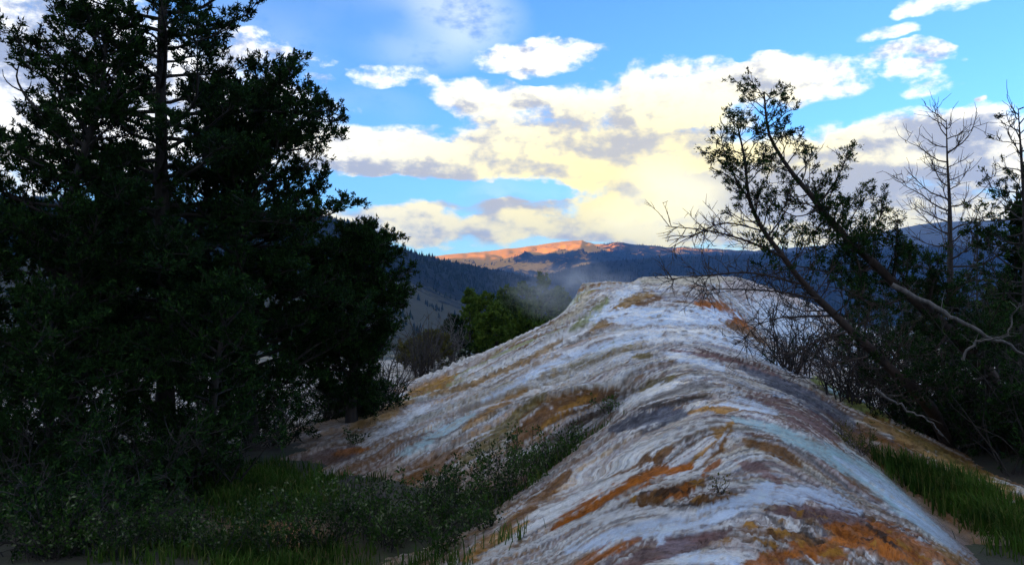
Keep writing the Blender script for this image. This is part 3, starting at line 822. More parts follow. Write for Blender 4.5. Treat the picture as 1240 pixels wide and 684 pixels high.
    def leaf_mesh(self, name, mat, parent, origin, width=.42, fold=.18):
        p = np.concatenate(self.lp); d = np.concatenate(self.ld); s = np.concatenate(self.ls)
        n = len(p)
        side = self.unit(np.cross(d, self.unit(self.r.normal(0, 1, (n, 3)))))
        nrm = np.cross(d, side)
        w = (s * width * .5)[:, None]; L = s[:, None]
        v = np.stack([p, p + d * L * .45 + side * w + nrm * w * fold * 2, p + d * L, p + d * L * .55 - side * w], 1).reshape(-1, 3)
        f = np.arange(n)[:, None] * 4 + np.arange(4)[None, :]
        return mesh_np(name, v - origin, f, mat, parent, smooth=False)
    def nleaf(self):
        return sum(len(x) for x in self.lp)

def make_plant(name, label, cat, pl, origin, wood, leaf=None, group=None, lw=.42):
    big = cat == 'tree'
    t = thing(name, label, cat, tuple(origin), group)
    pl.wood_mesh('trunk' if big else 'stem', wood, t, origin)
    if leaf is not None and pl.lp:
        (pl.needle_mesh if cat in ('tree', 'shrub') else pl.leaf_mesh)('crown' if big else 'foliage', leaf, t, origin, lw)
    return t

def poly_at(pts, f):
    pts = np.asarray(pts); n = len(pts) - 1
    x = min(max(f, 0), .9999) * n; i = int(x)
    return pts[i] + (pts[i + 1] - pts[i]) * (x - i), (pts[i + 1] - pts[i]) / np.linalg.norm(pts[i + 1] - pts[i])

def smooth_line(pts, n):
    pts = np.array(pts, float)
    t = np.concatenate([[0], np.cumsum(np.linalg.norm(np.diff(pts, axis=0), axis=1))])
    q = np.linspace(0, t[-1], n)
    return np.stack([pchip(t, pts[:, k], q) for k in range(3)], 1)

def conifer(seed, trunk, r0, r1, nb, f0, f1, wl, wr, depth=.8, pitch=(.1, .5), up=.35, sub=9, subl=.36, twig=16, twl=.13, nl=9, ls=.045,
            bare_in=.25, dens=None, wob=.30, r_branch=.022, leaf_up=.25, phis=None, dead=0.0):
    """crown of spreading boughs; wl / wr give the reach to the left and right as functions of height z"""
    pl = Plant(seed); R = pl.r
    tr = smooth_line(trunk, 26)
    pl.limb(tr, r0, r1, 9, .9)
    zs = tr[:, 2]
    for b in range(nb):
        f = f0 + (f1 - f0) * ((b + R.random()) / nb)
        p, td = poly_at(tr, f)
        phi = b * 2.399 + R.normal(0, .3)
        c, s = math.cos(phi), math.sin(phi)
        W = wr(p[2]) if c > 0 else wl(p[2])
        A = (wl(p[2]) + wr(p[2])) * .5 * depth
        reach = math.hypot(W * c, A * s) * (.72 + .42 * R.random())
        if reach < .05: continue
        pt = pitch[0] + (pitch[1] - pitch[0]) * f + R.normal(0, .12)
        d = np.array([c * math.cos(pt), s * math.cos(pt), math.sin(pt)])
        n = max(4, int(reach / .16))
        pts = pl.path(p, d, reach, n, up, wob)
        pl.limb(pts, max(.006, r_branch * min(1.3, reach)), .004, 5)
        isdead = R.random() < dead
        ns = max(2, int(sub * reach))
        for j in range(ns):
            g_ = bare_in + (1 - bare_in) * (j + R.random()) / ns
            q, qd = poly_at(pts, g_)
            sdir = R.normal(0, 1, 3); sdir -= qd * np.dot(sdir, qd); sdir /= np.linalg.norm(sdir)
            sdir[2] = abs(sdir[2]) * .6 + .1 * R.normal()
            sl = subl * (.5 + .8 * R.random()) * min(1.0, reach) * (1.15 - .6 * g_)
            sp = pl.path(q, qd * .75 + sdir, sl, 3, .25, .25)
            pl.thin(sp, .006, .003)
            dn = 1.0 if dens is None else dens(sp[-1])
            if isdead or dn <= .02:
                pl.twigs(sp, twig * .6, twl, 1.0, .2); continue
            a, m, e = pl.twigs(sp, twig * dn, twl, 1.0, .25, simple=True)
            pl.leaves(m, e, nl, ls, up=leaf_up, scatter=.012)
            a2, m2 = sp[-2:-1], sp[-1:]
            pl.leaves(a2, m2, nl * 2, ls, up=leaf_up, scatter=.02)
        e1 = pts[-3:]
        a, m, e = pl.twigs(e1, twig * 1.3, twl, 1.0, .25, simple=True)
        if not isdead: pl.leaves(m, e, nl, ls, up=leaf_up, scatter=.012)
    # leader
    a, m, e = pl.twigs(tr[-4:], twig * 1.2, twl, 1.1, .4)
    if dead < 1: pl.leaves(m, e, nl, ls, up=leaf_up)
    return pl, tr

def clump(p, s=1.6, lo=.06):
    return float(np.clip(.66 + 1.9 * fbm(np.array([p[0] * s + p[1] * .7]), np.array([p[2] * s + p[1] * .5]), 97, 2)[0], lo, 1.25))
def prof(y, table):
    """reach table in photo rows -> reach (m) by height, for a tree at distance y"""
    z = np.array([(342 - v) / F * y for v, _ in table]); w = np.array([k / F * y for _, k in table])
    o = np.argsort(z)
    return lambda zz: float(np.interp(zz, z[o], w[o]))

def on_ground(x, y):
    return float(surf_z(x, y)[0])
def base_at(u, y):
    x = (u - 620) / F * y
    return np.array([x, y, on_ground(x, y) - .04])

GL = 'dark evergreens massed at the left of the ridge'
# tall fir, top out of the frame
b = base_at(200, 9.4)
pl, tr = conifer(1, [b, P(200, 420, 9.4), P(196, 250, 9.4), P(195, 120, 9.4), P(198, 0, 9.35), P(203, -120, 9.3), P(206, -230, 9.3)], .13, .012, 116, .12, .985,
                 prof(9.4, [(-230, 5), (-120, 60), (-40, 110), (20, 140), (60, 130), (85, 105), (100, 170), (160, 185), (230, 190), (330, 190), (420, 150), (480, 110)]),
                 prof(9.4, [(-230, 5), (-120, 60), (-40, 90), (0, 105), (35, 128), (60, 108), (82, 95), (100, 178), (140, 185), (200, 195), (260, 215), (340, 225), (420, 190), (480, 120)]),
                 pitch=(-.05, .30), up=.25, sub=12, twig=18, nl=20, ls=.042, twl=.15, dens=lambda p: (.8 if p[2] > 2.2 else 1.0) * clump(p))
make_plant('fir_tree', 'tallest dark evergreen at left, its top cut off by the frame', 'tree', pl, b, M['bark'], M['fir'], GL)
# juniper at far left with a raised bough
b = base_at(88, 8.6)
pl, tr = conifer(2, [b, P(88, 400, 8.6), P(84, 260, 8.6), P(100, 190, 8.6), P(122, 120, 8.6), P(128, 50, 8.6), P(112, 18, 8.6)], .10, .012, 100, .10, .97,
                 prof(8.6, [(15, 40), (60, 70), (100, 95), (150, 80), (200, 110), (260, 120), (330, 130), (430, 110), (500, 80)]),
                 prof(8.6, [(15, 40), (60, 70), (110, 80), (200, 80), (330, 110), (430, 100), (500, 80)]),
                 pitch=(.1, .45), sub=11, twig=17, nl=18, ls=.042, twl=.15, dens=lambda p: .6 if (p[2] > 1.2 and p[0] > -4.9) else 1.0)
R = pl.r
bough = smooth_line([P(110, 165, 8.6), P(70, 110, 8.5), P(38, 72, 8.4), P(14, 38, 8.4)], 10)
pl.limb(bough, .03, .006, 6)
for j in range(16):
    q, qd = poly_at(bough, .2 + .8 * j / 15)
    sp = pl.path(q, qd * .6 + R.normal(0, .6, 3), .22, 3, .3, .3); pl.thin(sp, .005, .003)
    a, m, e = pl.twigs(sp, 26, .10); pl.leaves(m, e, 10, .046)
t = make_plant('juniper_tree', 'juniper at the left edge with one leafy bough raised over a bare crooked limb', 'tree', pl, b, M['bark'], M['juniper'], GL)
bl = Plant(21)
cl = smooth_line([P(72, 150, 8.5), P(45, 132, 8.4), P(28, 112, 8.4), P(20, 92, 8.4), P(24, 76, 8.4)], 12); bl.limb(cl, .022, .006, 6)
for pts in ([P(30, 112, 8.4), P(15, 105, 8.4), P(4, 92, 8.4), P(3, 84, 8.4)], [P(30, 112, 8.4), P(36, 106, 8.4), P(38, 98, 8.4)], [P(20, 85, 8.4), P(12, 78, 8.4)], [P(52, 136, 8.4), P(42, 130, 8.35), P(33, 131, 8.3)]):
    bl.limb(smooth_line(pts, 6), .011, .003, 5)
bl.wood_mesh('bare_limb', M['bark'], t, b)
# wide juniper right of the fir
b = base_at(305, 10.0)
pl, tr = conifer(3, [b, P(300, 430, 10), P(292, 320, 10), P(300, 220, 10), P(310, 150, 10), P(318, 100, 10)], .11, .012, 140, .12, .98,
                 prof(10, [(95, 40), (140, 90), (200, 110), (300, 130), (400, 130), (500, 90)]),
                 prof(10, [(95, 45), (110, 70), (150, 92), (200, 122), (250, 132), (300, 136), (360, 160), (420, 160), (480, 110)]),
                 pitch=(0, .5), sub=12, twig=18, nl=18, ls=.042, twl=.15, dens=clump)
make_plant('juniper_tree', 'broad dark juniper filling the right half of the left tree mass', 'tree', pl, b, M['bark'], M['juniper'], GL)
# lower juniper with rounded lobes, right end of the mass
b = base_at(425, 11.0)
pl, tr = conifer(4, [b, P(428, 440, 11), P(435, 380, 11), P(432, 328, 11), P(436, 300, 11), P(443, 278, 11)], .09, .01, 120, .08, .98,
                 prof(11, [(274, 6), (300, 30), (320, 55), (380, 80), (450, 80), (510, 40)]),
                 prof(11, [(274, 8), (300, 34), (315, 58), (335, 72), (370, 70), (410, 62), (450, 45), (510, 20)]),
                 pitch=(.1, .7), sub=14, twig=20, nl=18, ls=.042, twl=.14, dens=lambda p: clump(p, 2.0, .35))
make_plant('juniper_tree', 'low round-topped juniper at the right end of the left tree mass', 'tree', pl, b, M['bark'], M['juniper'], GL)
# companion stems that thicken the mass
b = base_at(-40, 8.2)
pl, tr = conifer(5, [b, P(-42, 400, 8.2), P(-36, 260, 8.2), P(-30, 180, 8.2)], .09, .01, 64, .12, .98,
                 prof(8.2, [(180, 10), (250, 70), (400, 110), (520, 80)]), prof(8.2, [(180, 10), (240, 45), (300, 65), (350, 75), (420, 80), (520, 70)]), sub=8, twig=15, nl=16, ls=.042)
make_plant('juniper_tree', 'juniper half cut off by the left edge of the frame', 'tree', pl, b, M['bark'], M['juniper'], GL)
b = base_at(160, 12.0)
pl, tr = conifer(6, [b, P(160, 400, 12), P(152, 280, 12), P(158, 190, 12)], .09, .01, 90, .10, .98,
                 prof(12, [(190, 8), (260, 70), (400, 110), (480, 90)]), prof(12, [(190, 8), (260, 70), (400, 110), (480, 90)]), sub=10, twig=14, nl=16, ls=.055, twl=.16)
make_plant('juniper_tree', 'dark juniper standing behind the tall evergreen trunk at left', 'tree', pl, b, M['bark'], M['juniper'], GL)
b = base_at(250, 8.2)
pl, tr = conifer(7, [b, P(256, 520, 8.2), P(262, 450, 8.2), P(270, 390, 8.2), P(266, 340, 8.2)], .06, .008, 60, .05, .98,
                 prof(8.2, [(340, 10), (400, 80), (470, 110), (560, 90)]), prof(8.2, [(340, 10), (400, 60), (470, 70), (560, 40)]), sub=11, twig=16, nl=16, ls=.042, twl=.15)
make_plant('juniper_tree', 'low juniper in front of the left trees, above the grass', 'tree', pl, b, M['bark'], M['juniper'], GL)
b = base_at(60, 7.6)
pl, tr = conifer(8, [b, P(58, 540, 7.6), P(66, 470, 7.6), P(62, 400, 7.6), P(66, 350, 7.6)], .06, .008, 64, .04, .98,
                 prof(7.6, [(350, 10), (420, 90), (500, 130), (600, 120)]), prof(7.6, [(350, 10), (420, 70), (500, 110), (600, 100)]), sub=11, twig=16, nl=16, ls=.042, twl=.15)
make_plant('juniper_tree', 'low spreading juniper in the bottom left corner', 'tree', pl, b, M['bark'], M['juniper'], GL)

# ------------------------------------------------------------------ leaning and dead trees at the right
GR = 'trees leaning over the right flank of the ridge'
def leaning(seed, trunk, r0, r1, boughs, nb, f0, f1, blen, tips, sag=.2, nl=8, ls=.042, twl=.11, twig=15, up=.5):
    pl = Plant(seed); R = pl.r
    tr = smooth_line(trunk, 34)
    pl.limb(tr, r0, r1, 8, .8)
    for k in range(nb):
        f = f0 + (f1 - f0) * ((k + R.random()) / nb)
        p, td = poly_at(tr, f)
        s = R.normal(0, 1, 3); s -= td * np.dot(s, td); s /= np.linalg.norm(s); s[1] *= .6
        L = blen(f) * (.6 + .7 * R.random())
        pts = pl.path(p, td * .5 + s, L, 5, up, .45)
        pl.limb(pts, .004 + .012 * L, .003, 4)
        leaf = tips(f) if callable(tips) else tips
        for j in range(max(2, int(8 * L))):
            q, qd = poly_at(pts, .3 + .7 * R.random())
            sp = pl.path(q, qd + R.normal(0, .7, 3), .20 * (.5 + R.random()), 3, .3, .35); pl.thin(sp, .004, .002)
            a, m, e = pl.twigs(sp, twig, twl, 1.0, .3, simple=True)
            if R.random() < leaf: pl.leaves(m, e, nl, ls, scatter=.012)
        a, m, e = pl.twigs(pts[-2:], twig * 1.5, twl, 1.0, .3)
        if R.random() < leaf * 1.3: pl.leaves(m, e, nl, ls, scatter=.012)
    for pts, rr, leaf, dn in boughs:
        bp = smooth_line(pts, 14)
        pl.limb(bp, rr, .004, 6)
        L = np.linalg.norm(np.diff(bp, axis=0), axis=1).sum()
        for j in range(int(11 * L * dn)):
            q, qd = poly_at(bp, .12 + .88 * R.random())
            sp = pl.path(q, qd * .7 + R.normal(0, .65, 3), .30 * (.4 + R.random()), 4, .25, .4); pl.thin(sp, .005, .002)
            a, m, e = pl.twigs(sp, twig * .8 if leaf > .2 else twig * .45, twl * 1.1, 1.0, .2, simple=leaf > .2)
            if R.random() < leaf: pl.leaves(m, e, nl + 2, ls, scatter=.015)
    return pl, tr
b = base_at(1225, 9.6)
pl, tr = leaning(11, [b, P(1205, 470, 9.6), P(1150, 402, 9.5), P(1080, 340, 9.4), P(1010, 272, 9.3), P(978, 232, 9.2), P(947, 192, 9.2), P(930, 158, 9.2), P(925, 112, 9.2)], .115, .009,
    [([P(985, 252, 9.2), P(1003, 232, 9.2), P(1016, 212, 9.1), P(1026, 188, 9.1)], .014, .75, 1.1),
     ([P(1040, 300, 9.3), P(1062, 272, 9.3), P(1070, 250, 9.3)], .014, .9, 1.6),
     ([P(1010, 275, 9.3), P(1030, 250, 9.4), P(1036, 240, 9.4)], .014, .9, 1.6),
     ([P(1080, 340, 9.4), P(1085, 300, 9.2), P(1088, 268, 9.2)], .016, .9, 1.5),
     ([P(1100, 360, 9.4), P(1060, 370, 9.0), P(1020, 350, 8.8), P(990, 345, 8.8)], .016, .7, 1.4),
     ([P(1120, 380, 9.4), P(1130, 340, 9.2), P(1120, 310, 9.2)], .016, .8, 1.4),
     ([P(990, 255, 9.2), P(965, 262, 9.1), P(940, 250, 9.1)], .010, .3, 1.0),
     ([P(1020, 285, 9.3), P(1040, 320, 9.1), P(1045, 350, 9.0)], .014, .9, 2.0), ([P(1000, 265, 9.3), P(985, 290, 9.1), P(990, 320, 9.0)], .012, .8, 1.8),
     ([P(1050, 310, 9.3), P(1020, 285, 9.0), P(1005, 262, 9.0)], .012, .95, 2.0), ([P(1075, 335, 9.4), P(1050, 300, 9.6), P(1052, 268, 9.6)], .012, .95, 2.0),
     ([P(1130, 385, 9.4), P(1160, 350, 9.2), P(1190, 330, 9.0)], .016, .8, 1.6), ([P(1150, 402, 9.4), P(1120, 430, 9.0), P(1080, 430, 8.8)], .016, .7, 1.8),
     ([P(1180, 430, 9.5), P(1200, 390, 9.2), P(1215, 360, 9.0)], .016, .8, 1.6), ([P(1195, 455, 9.5), P(1150, 470, 9.0), P(1110, 470, 8.8)], .016, .6, 1.8),
     ([P(1060, 325, 9.4), P(1010, 330, 9.1), P(960, 322, 9.0), P(930, 330, 9.0)], .014, .25, 1.1)],
    90, .22, 1.0, lambda f: .62 - .40 * f, lambda f: .85 if f > .5 else .95, nl=18, ls=.030, twig=30)
make_plant('leaning_juniper', 'tallest leaning juniper at right, sparse crown tapering to a tip', 'tree', pl, b, M['bark_red'], M['juniper'], GR)
b = base_at(1150, 10.0)
pl, tr = leaning(12, [b, P(1130, 500, 9.5), P(1085, 452, 8.9), P(1030, 400, 8.8), P(975, 345, 8.7), P(940, 300, 8.6), P(918, 268, 8.6), P(906, 235, 8.6), P(902, 195, 8.6), P(893, 152, 8.6)], .095, .008,
    [([P(906, 240, 8.6), P(890, 215, 8.6), P(876, 180, 8.6), P(872, 160, 8.6)], .010, .75, .9), ([P(900, 232, 8.6), P(880, 212, 8.6), P(860, 203, 8.6)], .008, .7, .9),
     ([P(950, 312, 8.6), P(905, 292, 8.5), P(850, 278, 8.4), P(806, 274, 8.4)], .016, .02, 2.4), ([P(975, 345, 8.7), P(900, 330, 8.5), P(850, 334, 8.4), P(808, 338, 8.4)], .014, .0, 2.2),
     ([P(990, 362, 8.7), P(930, 352, 8.5), P(880, 350, 8.4), P(845, 352, 8.3)], .014, .0, 2.3), ([P(1010, 382, 8.8), P(950, 384, 8.5), P(915, 395, 8.4), P(900, 412, 8.4)], .014, .0, 2.8),
     ([P(1030, 400, 8.8), P(985, 415, 8.5), P(950, 430, 8.4), P(930, 432, 8.4)], .014, .0, 2.8), ([P(925, 280, 8.6), P(880, 270, 8.5), P(840, 285, 8.4), P(812, 300, 8.4)], .010, .0, 1.8),
     ([P(1060, 430, 8.8), P(1010, 440, 8.5), P(975, 452, 8.4)], .012, .0, 2.4), ([P(930, 286, 8.6), P(948, 262, 8.6), P(960, 240, 8.6)], .010, .3, 1.1)],
    74, .26, 1.0, lambda f: .62 - .42 * f, lambda f: .82 if f > .66 else .08, nl=18, ls=.029, twig=30)
make_plant('leaning_juniper', 'shorter leaning juniper at right with bare lower boughs over the ridge', 'tree', pl, b, M['bark_red'], M['juniper'], GR)

def dead_tree(seed, trunk, r0, nb, f0, reach, pitch=.25, up=.5, leaf=None, twig=10, twl=.22, nl=0):
    pl = Plant(seed); R = pl.r
    tr = smooth_line(trunk, 24)
    pl.limb(tr, r0, .006, 7, .9)
    for k in range(nb):
        f = f0 + (1 - f0) * (k + R.random()) / nb
        p, td = poly_at(tr, f)
        phi = k * 2.399 + R.normal(0, .4)
        pt = pitch + .5 * f * f + R.normal(0, .15)
        L = reach(f) * (.6 + .6 * R.random())
        pts = pl.path(p, [math.cos(phi) * math.cos(pt), .7 * math.sin(phi) * math.cos(pt), math.sin(pt)], L, 6, up, .4)
        pl.limb(pts, .006 + .010 * L, .003, 5)
        for j in range(int(5 * L) + 1):
            q, qd = poly_at(pts, .2 + .8 * R.random())
            sp = pl.path(q, qd + R.normal(0, .6, 3), .35 * L * (.5 + .6 * R.random()), 4, .4, .4); pl.thin(sp, .006, .003)
            a, m, e = pl.twigs(sp, twig, twl, 1.0, .35, .0055, .003)
            if leaf and leaf(p[2]) > R.random(): pl.leaves(m, e, nl * 5, .040)
        pl.twigs(pts, twig * .7, twl * .8, 1.0, .35, .0055, .003)
    return pl, tr
b = base_at(1152, 14.5)
pl, tr = dead_tree(13, [b, P(1152, 420, 14.5), P(1151, 330, 14.5), P(1150, 250, 14.5), P(1147, 190, 14.5), P(1146, 145, 14.5)], .10, 44, .26, lambda f: 1.75 - 1.15 * f, pitch=.0, up=.45, twig=9, twl=.26)
make_plant('dead_tree', 'bare upright dead tree with upswept branches behind the leaning junipers', 'tree', pl, b, M['bark'], None, GR)
b = base_at(1238, 12.0)
pl, tr = dead_tree(14, [b, P(1240, 420, 12), P(1243, 330, 12), P(1240, 240, 12), P(1236, 180, 12), P(1233, 132, 12)], .10, 56, .15, lambda f: 1.5 - 1.05 * f, pitch=.0, up=.4, 
                   leaf=lambda z: .95 if (342 - 330) / F * 12 < z < (342 - 215) / F * 12 else (.5 if z < 0 else .1), nl=9)
make_plant('conifer_tree', 'half-bare conifer at the right edge with one dense green clump', 'tree', pl, b, M['bark'], M['juniper'], GR)
# brush under the right-hand trees
GB = 'dark brush growing under the trees'
for (seed, u, y, top, w, label, leaf, mat) in [
    (41, 1110, 10.8, 385, 80, 'tangled dark brush below the leaning trunks', .55, 'juniper'), (42, 1195, 9.7, 350, 90, 'dense black-green brush beside the leaning trunk bases', .62, 'juniper'),
    (43, 1262, 8.7, 330, 90, 'dark brush cut off by the right edge', .62, 'juniper'), (44, 1030, 10.6, 360, 75, 'bare twiggy brush behind the ridge flank', .0, 'juniper'),
    (45, 962, 12.0, 345, 62, 'leafless thicket at the brown foot of the far ridge', .0, 'juniper'), (46, 1080, 11.5, 340, 60, 'twiggy brush between the leaning trunks', .25, 'juniper'),
    (47, 1165, 11.0, 330, 80, 'shaded brush at the foot of the bare dead tree', .45, 'juniper'), (49, 1228, 9.9, 470, 70, 'lowest dark brush on the bank at the right edge', .62, 'juniper'),
    (50, 1150, 10.4, 470, 60, 'small dark brush where the brown flank meets the trees', .4, 'juniper'),
    (141, 20, 6.9, 480, 90, 'dark leafy brush in the bottom left corner', .55, 'juniper'), (142, 150, 7.4, 470, 90, 'dark leafy brush under the tallest evergreen', .55, 'juniper'),
    (143, 90, 6.0, 540, 110, 'low black-green brush at the lower left of the frame', .55, 'juniper'), (144, 245, 8.0, 480, 70, 'dark brush at the left end of the grass patch', .7, 'juniper'),
    (145, 330, 10.4, 450, 70, 'dense brush at the base of the broad juniper', .45, 'juniper'), (146, 405, 12.0, 440, 60, 'dense brush at the base of the low round-topped juniper', .45, 'juniper'),
    (147, 10, 8.4, 430, 100, 'dense brush behind the bottom left corner', .55, 'juniper'), (148, 210, 10.5, 420, 90, 'dense brush behind the tallest evergreen trunk', .55, 'juniper'),
    (149, 445, 11.6, 450, 46, 'dark brush at the lower right of the left tree mass', .6, 'juniper')]:
    b = base_at(u, y); R = np.random.default_rng(seed)
    pl = Plant(seed)
    H = (342 - top) / F * y - b[2]; W = w / F * y
    for k in range(26 if u < 700 else 38):
        a = R.random() * 6.28
        pts = pl.path(b + np.array([R.normal(0, W * .25), R.normal(0, W * .2), 0]), [math.cos(a) * .8 * W / H, math.sin(a) * .7 * W / H, .9], H * (.5 + .55 * R.random()), 7, -.15, .5)
        pl.limb(pts, .010, .003, 4)
        for j in range(7):
            q, qd = poly_at(pts, .15 + .85 * R.random())
            sp = pl.path(q, qd + R.normal(0, .7, 3), .32 * (.4 + R.random()), 4, 0, .5); pl.thin(sp, .005, .002)
            a_, m, e = pl.twigs(sp, 12, .13, 1.1, .1, simple=True)
            if R.random() < leaf: pl.leaves(m, e, 14, .044)
    make_plant('brush', label, 'shrub', pl, b, M['twig'], M[mat], GB)
# fallen weathered boughs
GF = 'weathered boughs lying among the right-hand trees'
for k, (pts, rr, label) in enumerate([
    ([P(1080, 345, 8.3), P(1130, 372, 8.2), P(1180, 398, 8.1), P(1250, 432, 8.0)], .030, 'thick grey bough slanting down to the right edge'),
    ([P(1166, 436, 7.9), P(1174, 418, 7.9), P(1198, 411, 7.8), P(1220, 404, 7.7), P(1226, 388, 7.7), P(1236, 366, 7.6)], .014, 'pale hooked bough curling at the right edge'),
    ([P(1060, 470, 8.4), P(1090, 492, 8.3), P(1128, 512, 8.2), P(1142, 528, 8.2)], .016, 'bleached fallen bough on the bank below the trees')]):
    pl = Plant(60 + k); ln = smooth_line(pts, 20); ln[1:-1] += pl.r.normal(0, .012, (len(ln) - 2, 3)); pl.limb(ln, rr, rr * .4, 7)
    pl.twigs(ln, 5, .22, 1.0, .0, .004, .002)
    o = pl.wood_mesh('fallen_bough', M['bark_grey'], None, np.zeros(3))
    tag(o, label, 'branch', GF)
# young conifers beyond the right-hand trees
GY = 'young conifers beyond the right-hand trees'
for (seed, u, y, top, w, label, mat) in [(51, 1183, 30, 268, 26, 'small pointed conifer seen through the branches right of the dead tree', 'fir'), (52, 1222, 17, 330, 46, 'bright green conifer at the right edge below the horizon', 'pine'),
                                         (53, 1098, 19, 300, 40, 'dark green conifer between the leaning juniper and the dead tree', 'fir'), (54, 1128, 24, 338, 40, 'brownish conifer at the foot of the dead tree', 'olive'),
                                         (55, 1040, 22, 318, 36, 'shaded conifer behind the leaning trunk', 'fir'), (57, 1230, 12.8, 226, 30, 'dense dark conifer clump cut by the right edge', 'juniper'), (56, 1200, 24, 350, 50, 'low wide conifer behind the fallen boughs', 'pine')]:
    b = base_at(u, y)
    H = (342 - top) / F * y
    vb = 342 - b[2] / y * F
    pl, tr = conifer(seed, [b, P(u, (vb + top) / 2, y), P(u + 1, top, y)], .06, .008, 80 if mat == 'juniper' else 40, .08, .98, prof(y, [(top, 1), ((top + vb) / 2, w * .7), (vb, w)]), prof(y, [(top, 1), ((top + vb) / 2, w * .7), (vb, w)]),
                     sub=7, twig=10, twl=.16, nl=12, ls=.085)
    make_plant('young_conifer', label, 'tree', pl, b, M['bark'], M[mat], GY)

# ------------------------------------------------------------------ trees beyond the left foot of the ridge
GM = 'trees beyond the left foot of the ridge'
for (seed, u, y, top, w, label, mat, sparse) in [
    (71, 568, 40, 352, 16, 'slim green pine left of the pine clump beyond the ridge', 'pine', 1), (72, 588, 42, 358, 32, 'bushy green pine at the front of the clump beyond the ridge', 'pine', 1),
    (73, 612, 46, 350, 28, 'dark pine in the middle of the clump beyond the ridge', 'pine', 1), (74, 632, 50, 343, 26, 'upright pine at the right of the clump beyond the ridge', 'pine', 1),
    (75, 655, 44, 334, 30, 'rounded pine in the steam beside the ridge rim', 'pine', 1), (76, 676, 52, 350, 26, 'hazy pine closest to the ridge rim', 'pine', 1),
    (82, 600, 38, 372, 30, 'low green pine in front of the pine clump beyond the ridge', 'pine', 1), (83, 640, 40, 368, 24, 'low green pine between the clump and the steam', 'pine', 1), (77, 523, 26, 405, 26, 'olive bush above the white left foot of the ridge', 'olive', 1), (78, 500, 24, 418, 24, 'rust-tinged bush beside the low juniper', 'olive', 1),
    (79, 548, 34, 385, 18, 'small dark pine between the olive bush and the pine clump', 'fir', 1), (80, 360, 30, 380, 60, 'shadowy conifer seen through the left trees', 'fir', 1),
    (81, 120, 34, 360, 60, 'shadowy conifer far behind the left trees', 'fir', 1)]:
    b = base_at(u, y); vb = 342 - b[2] / y * F
    s = y / 42.0
    pl, tr = conifer(seed, [b, P(u + 1, (vb + top) / 2, y), P(u, top, y)], .10 * s, .01, 40, .12, .98,
                     prof(y, [(top, 3), (top + (vb - top) * .3, w * .8), (top + (vb - top) * .7, w), (vb, w * .6)]), prof(y, [(top, 3), (top + (vb - top) * .3, w * .8), (top + (vb - top) * .7, w), (vb, w * .6)]),
                     sub=8, subl=.5, twig=7, twl=.22 * s, nl=13, ls=.15 * s, r_branch=.03, pitch=(.1, .6))
    make_plant('pine_tree' if mat != 'olive' else 'bush', label, 'tree' if mat != 'olive' else 'bush', pl, b, M['bark'], M[mat], GM, lw=.5)
GD = 'leafless growth left of the ridge'
for (seed, u, y, top, w, label, mat, n) in [
    (91, 512, 20, 372, 34, 'grey leafless bush beside the low juniper', 'twig', 26), (92, 548, 28, 376, 22, 'pale bleached dead bush in front of the pines', 'bark_grey', 12), (93, 470, 14, 405, 40, 'dark leafless bush under the low juniper', 'twig', 24),
    (94, 528, 22, 392, 8, 'thin standing dead stem at the white foot of the ridge', 'bark_grey', 3), (95, 405, 13, 420, 60, 'bare thicket under the left trees', 'twig', 26), (96, 330, 13, 430, 60, 'bare thicket behind the fir trunk', 'twig', 22),
    (97, 452, 12, 440, 34, 'leafless bush where the ridge foot meets the trees', 'twig', 20), (98, 648, 40, 398, 14, 'small white-stemmed bush under the pines by the rim', 'bark_grey', 8)]:
    b = base_at(u, y); R = np.random.default_rng(seed); pl = Plant(seed)
    H = (342 - top) / F * y - b[2]; W = w / F * y; k_ = max(1.0, y / 14)
    for k in range(n):
        a = R.random() * 6.28
        pts = pl.path(b + np.array([R.normal(0, W * .15), R.normal(0, W * .15), 0]), [math.cos(a) * W / H, math.sin(a) * W / H, 1.0], H * (.6 + .45 * R.random()), 7, .0, .35)
        pl.limb(pts, .012 * k_, .003 * k_, 4)
        for j in range(6):
            q, qd = poly_at(pts, .2 + .8 * R.random())
            sp = pl.path(q, qd + R.normal(0, .5, 3), .3 * H * (.3 + .7 * R.random()), 4, .1, .4); pl.thin(sp, .006 * k_, .002 * k_)
            pl.twigs(sp, 7 / k_, .2 * k_, 1.0, .2, .004 * k_, .002 * k_)
    make_plant('bare_bush', label, 'bush', pl, b, M[mat], None, GD)
for (k, pts, label) in [(0, [P(432, 478, 12), P(455, 440, 12.4), P(478, 415, 12.6)], 'pale leaning dead stem in front of the dark juniper base'), (1, [P(448, 275, 11), P(447, 296, 11), P(452, 330, 11)], '')]:
    if label:
        pl = Plant(200 + k); ln = smooth_line(pts, 8); pl.limb(ln, .016, .007, 6); pl.twigs(ln, 4, .2)
        tag(pl.wood_mesh('leaning_snag', M['bark_grey'], None, np.zeros(3)), label, 'branch', GD)

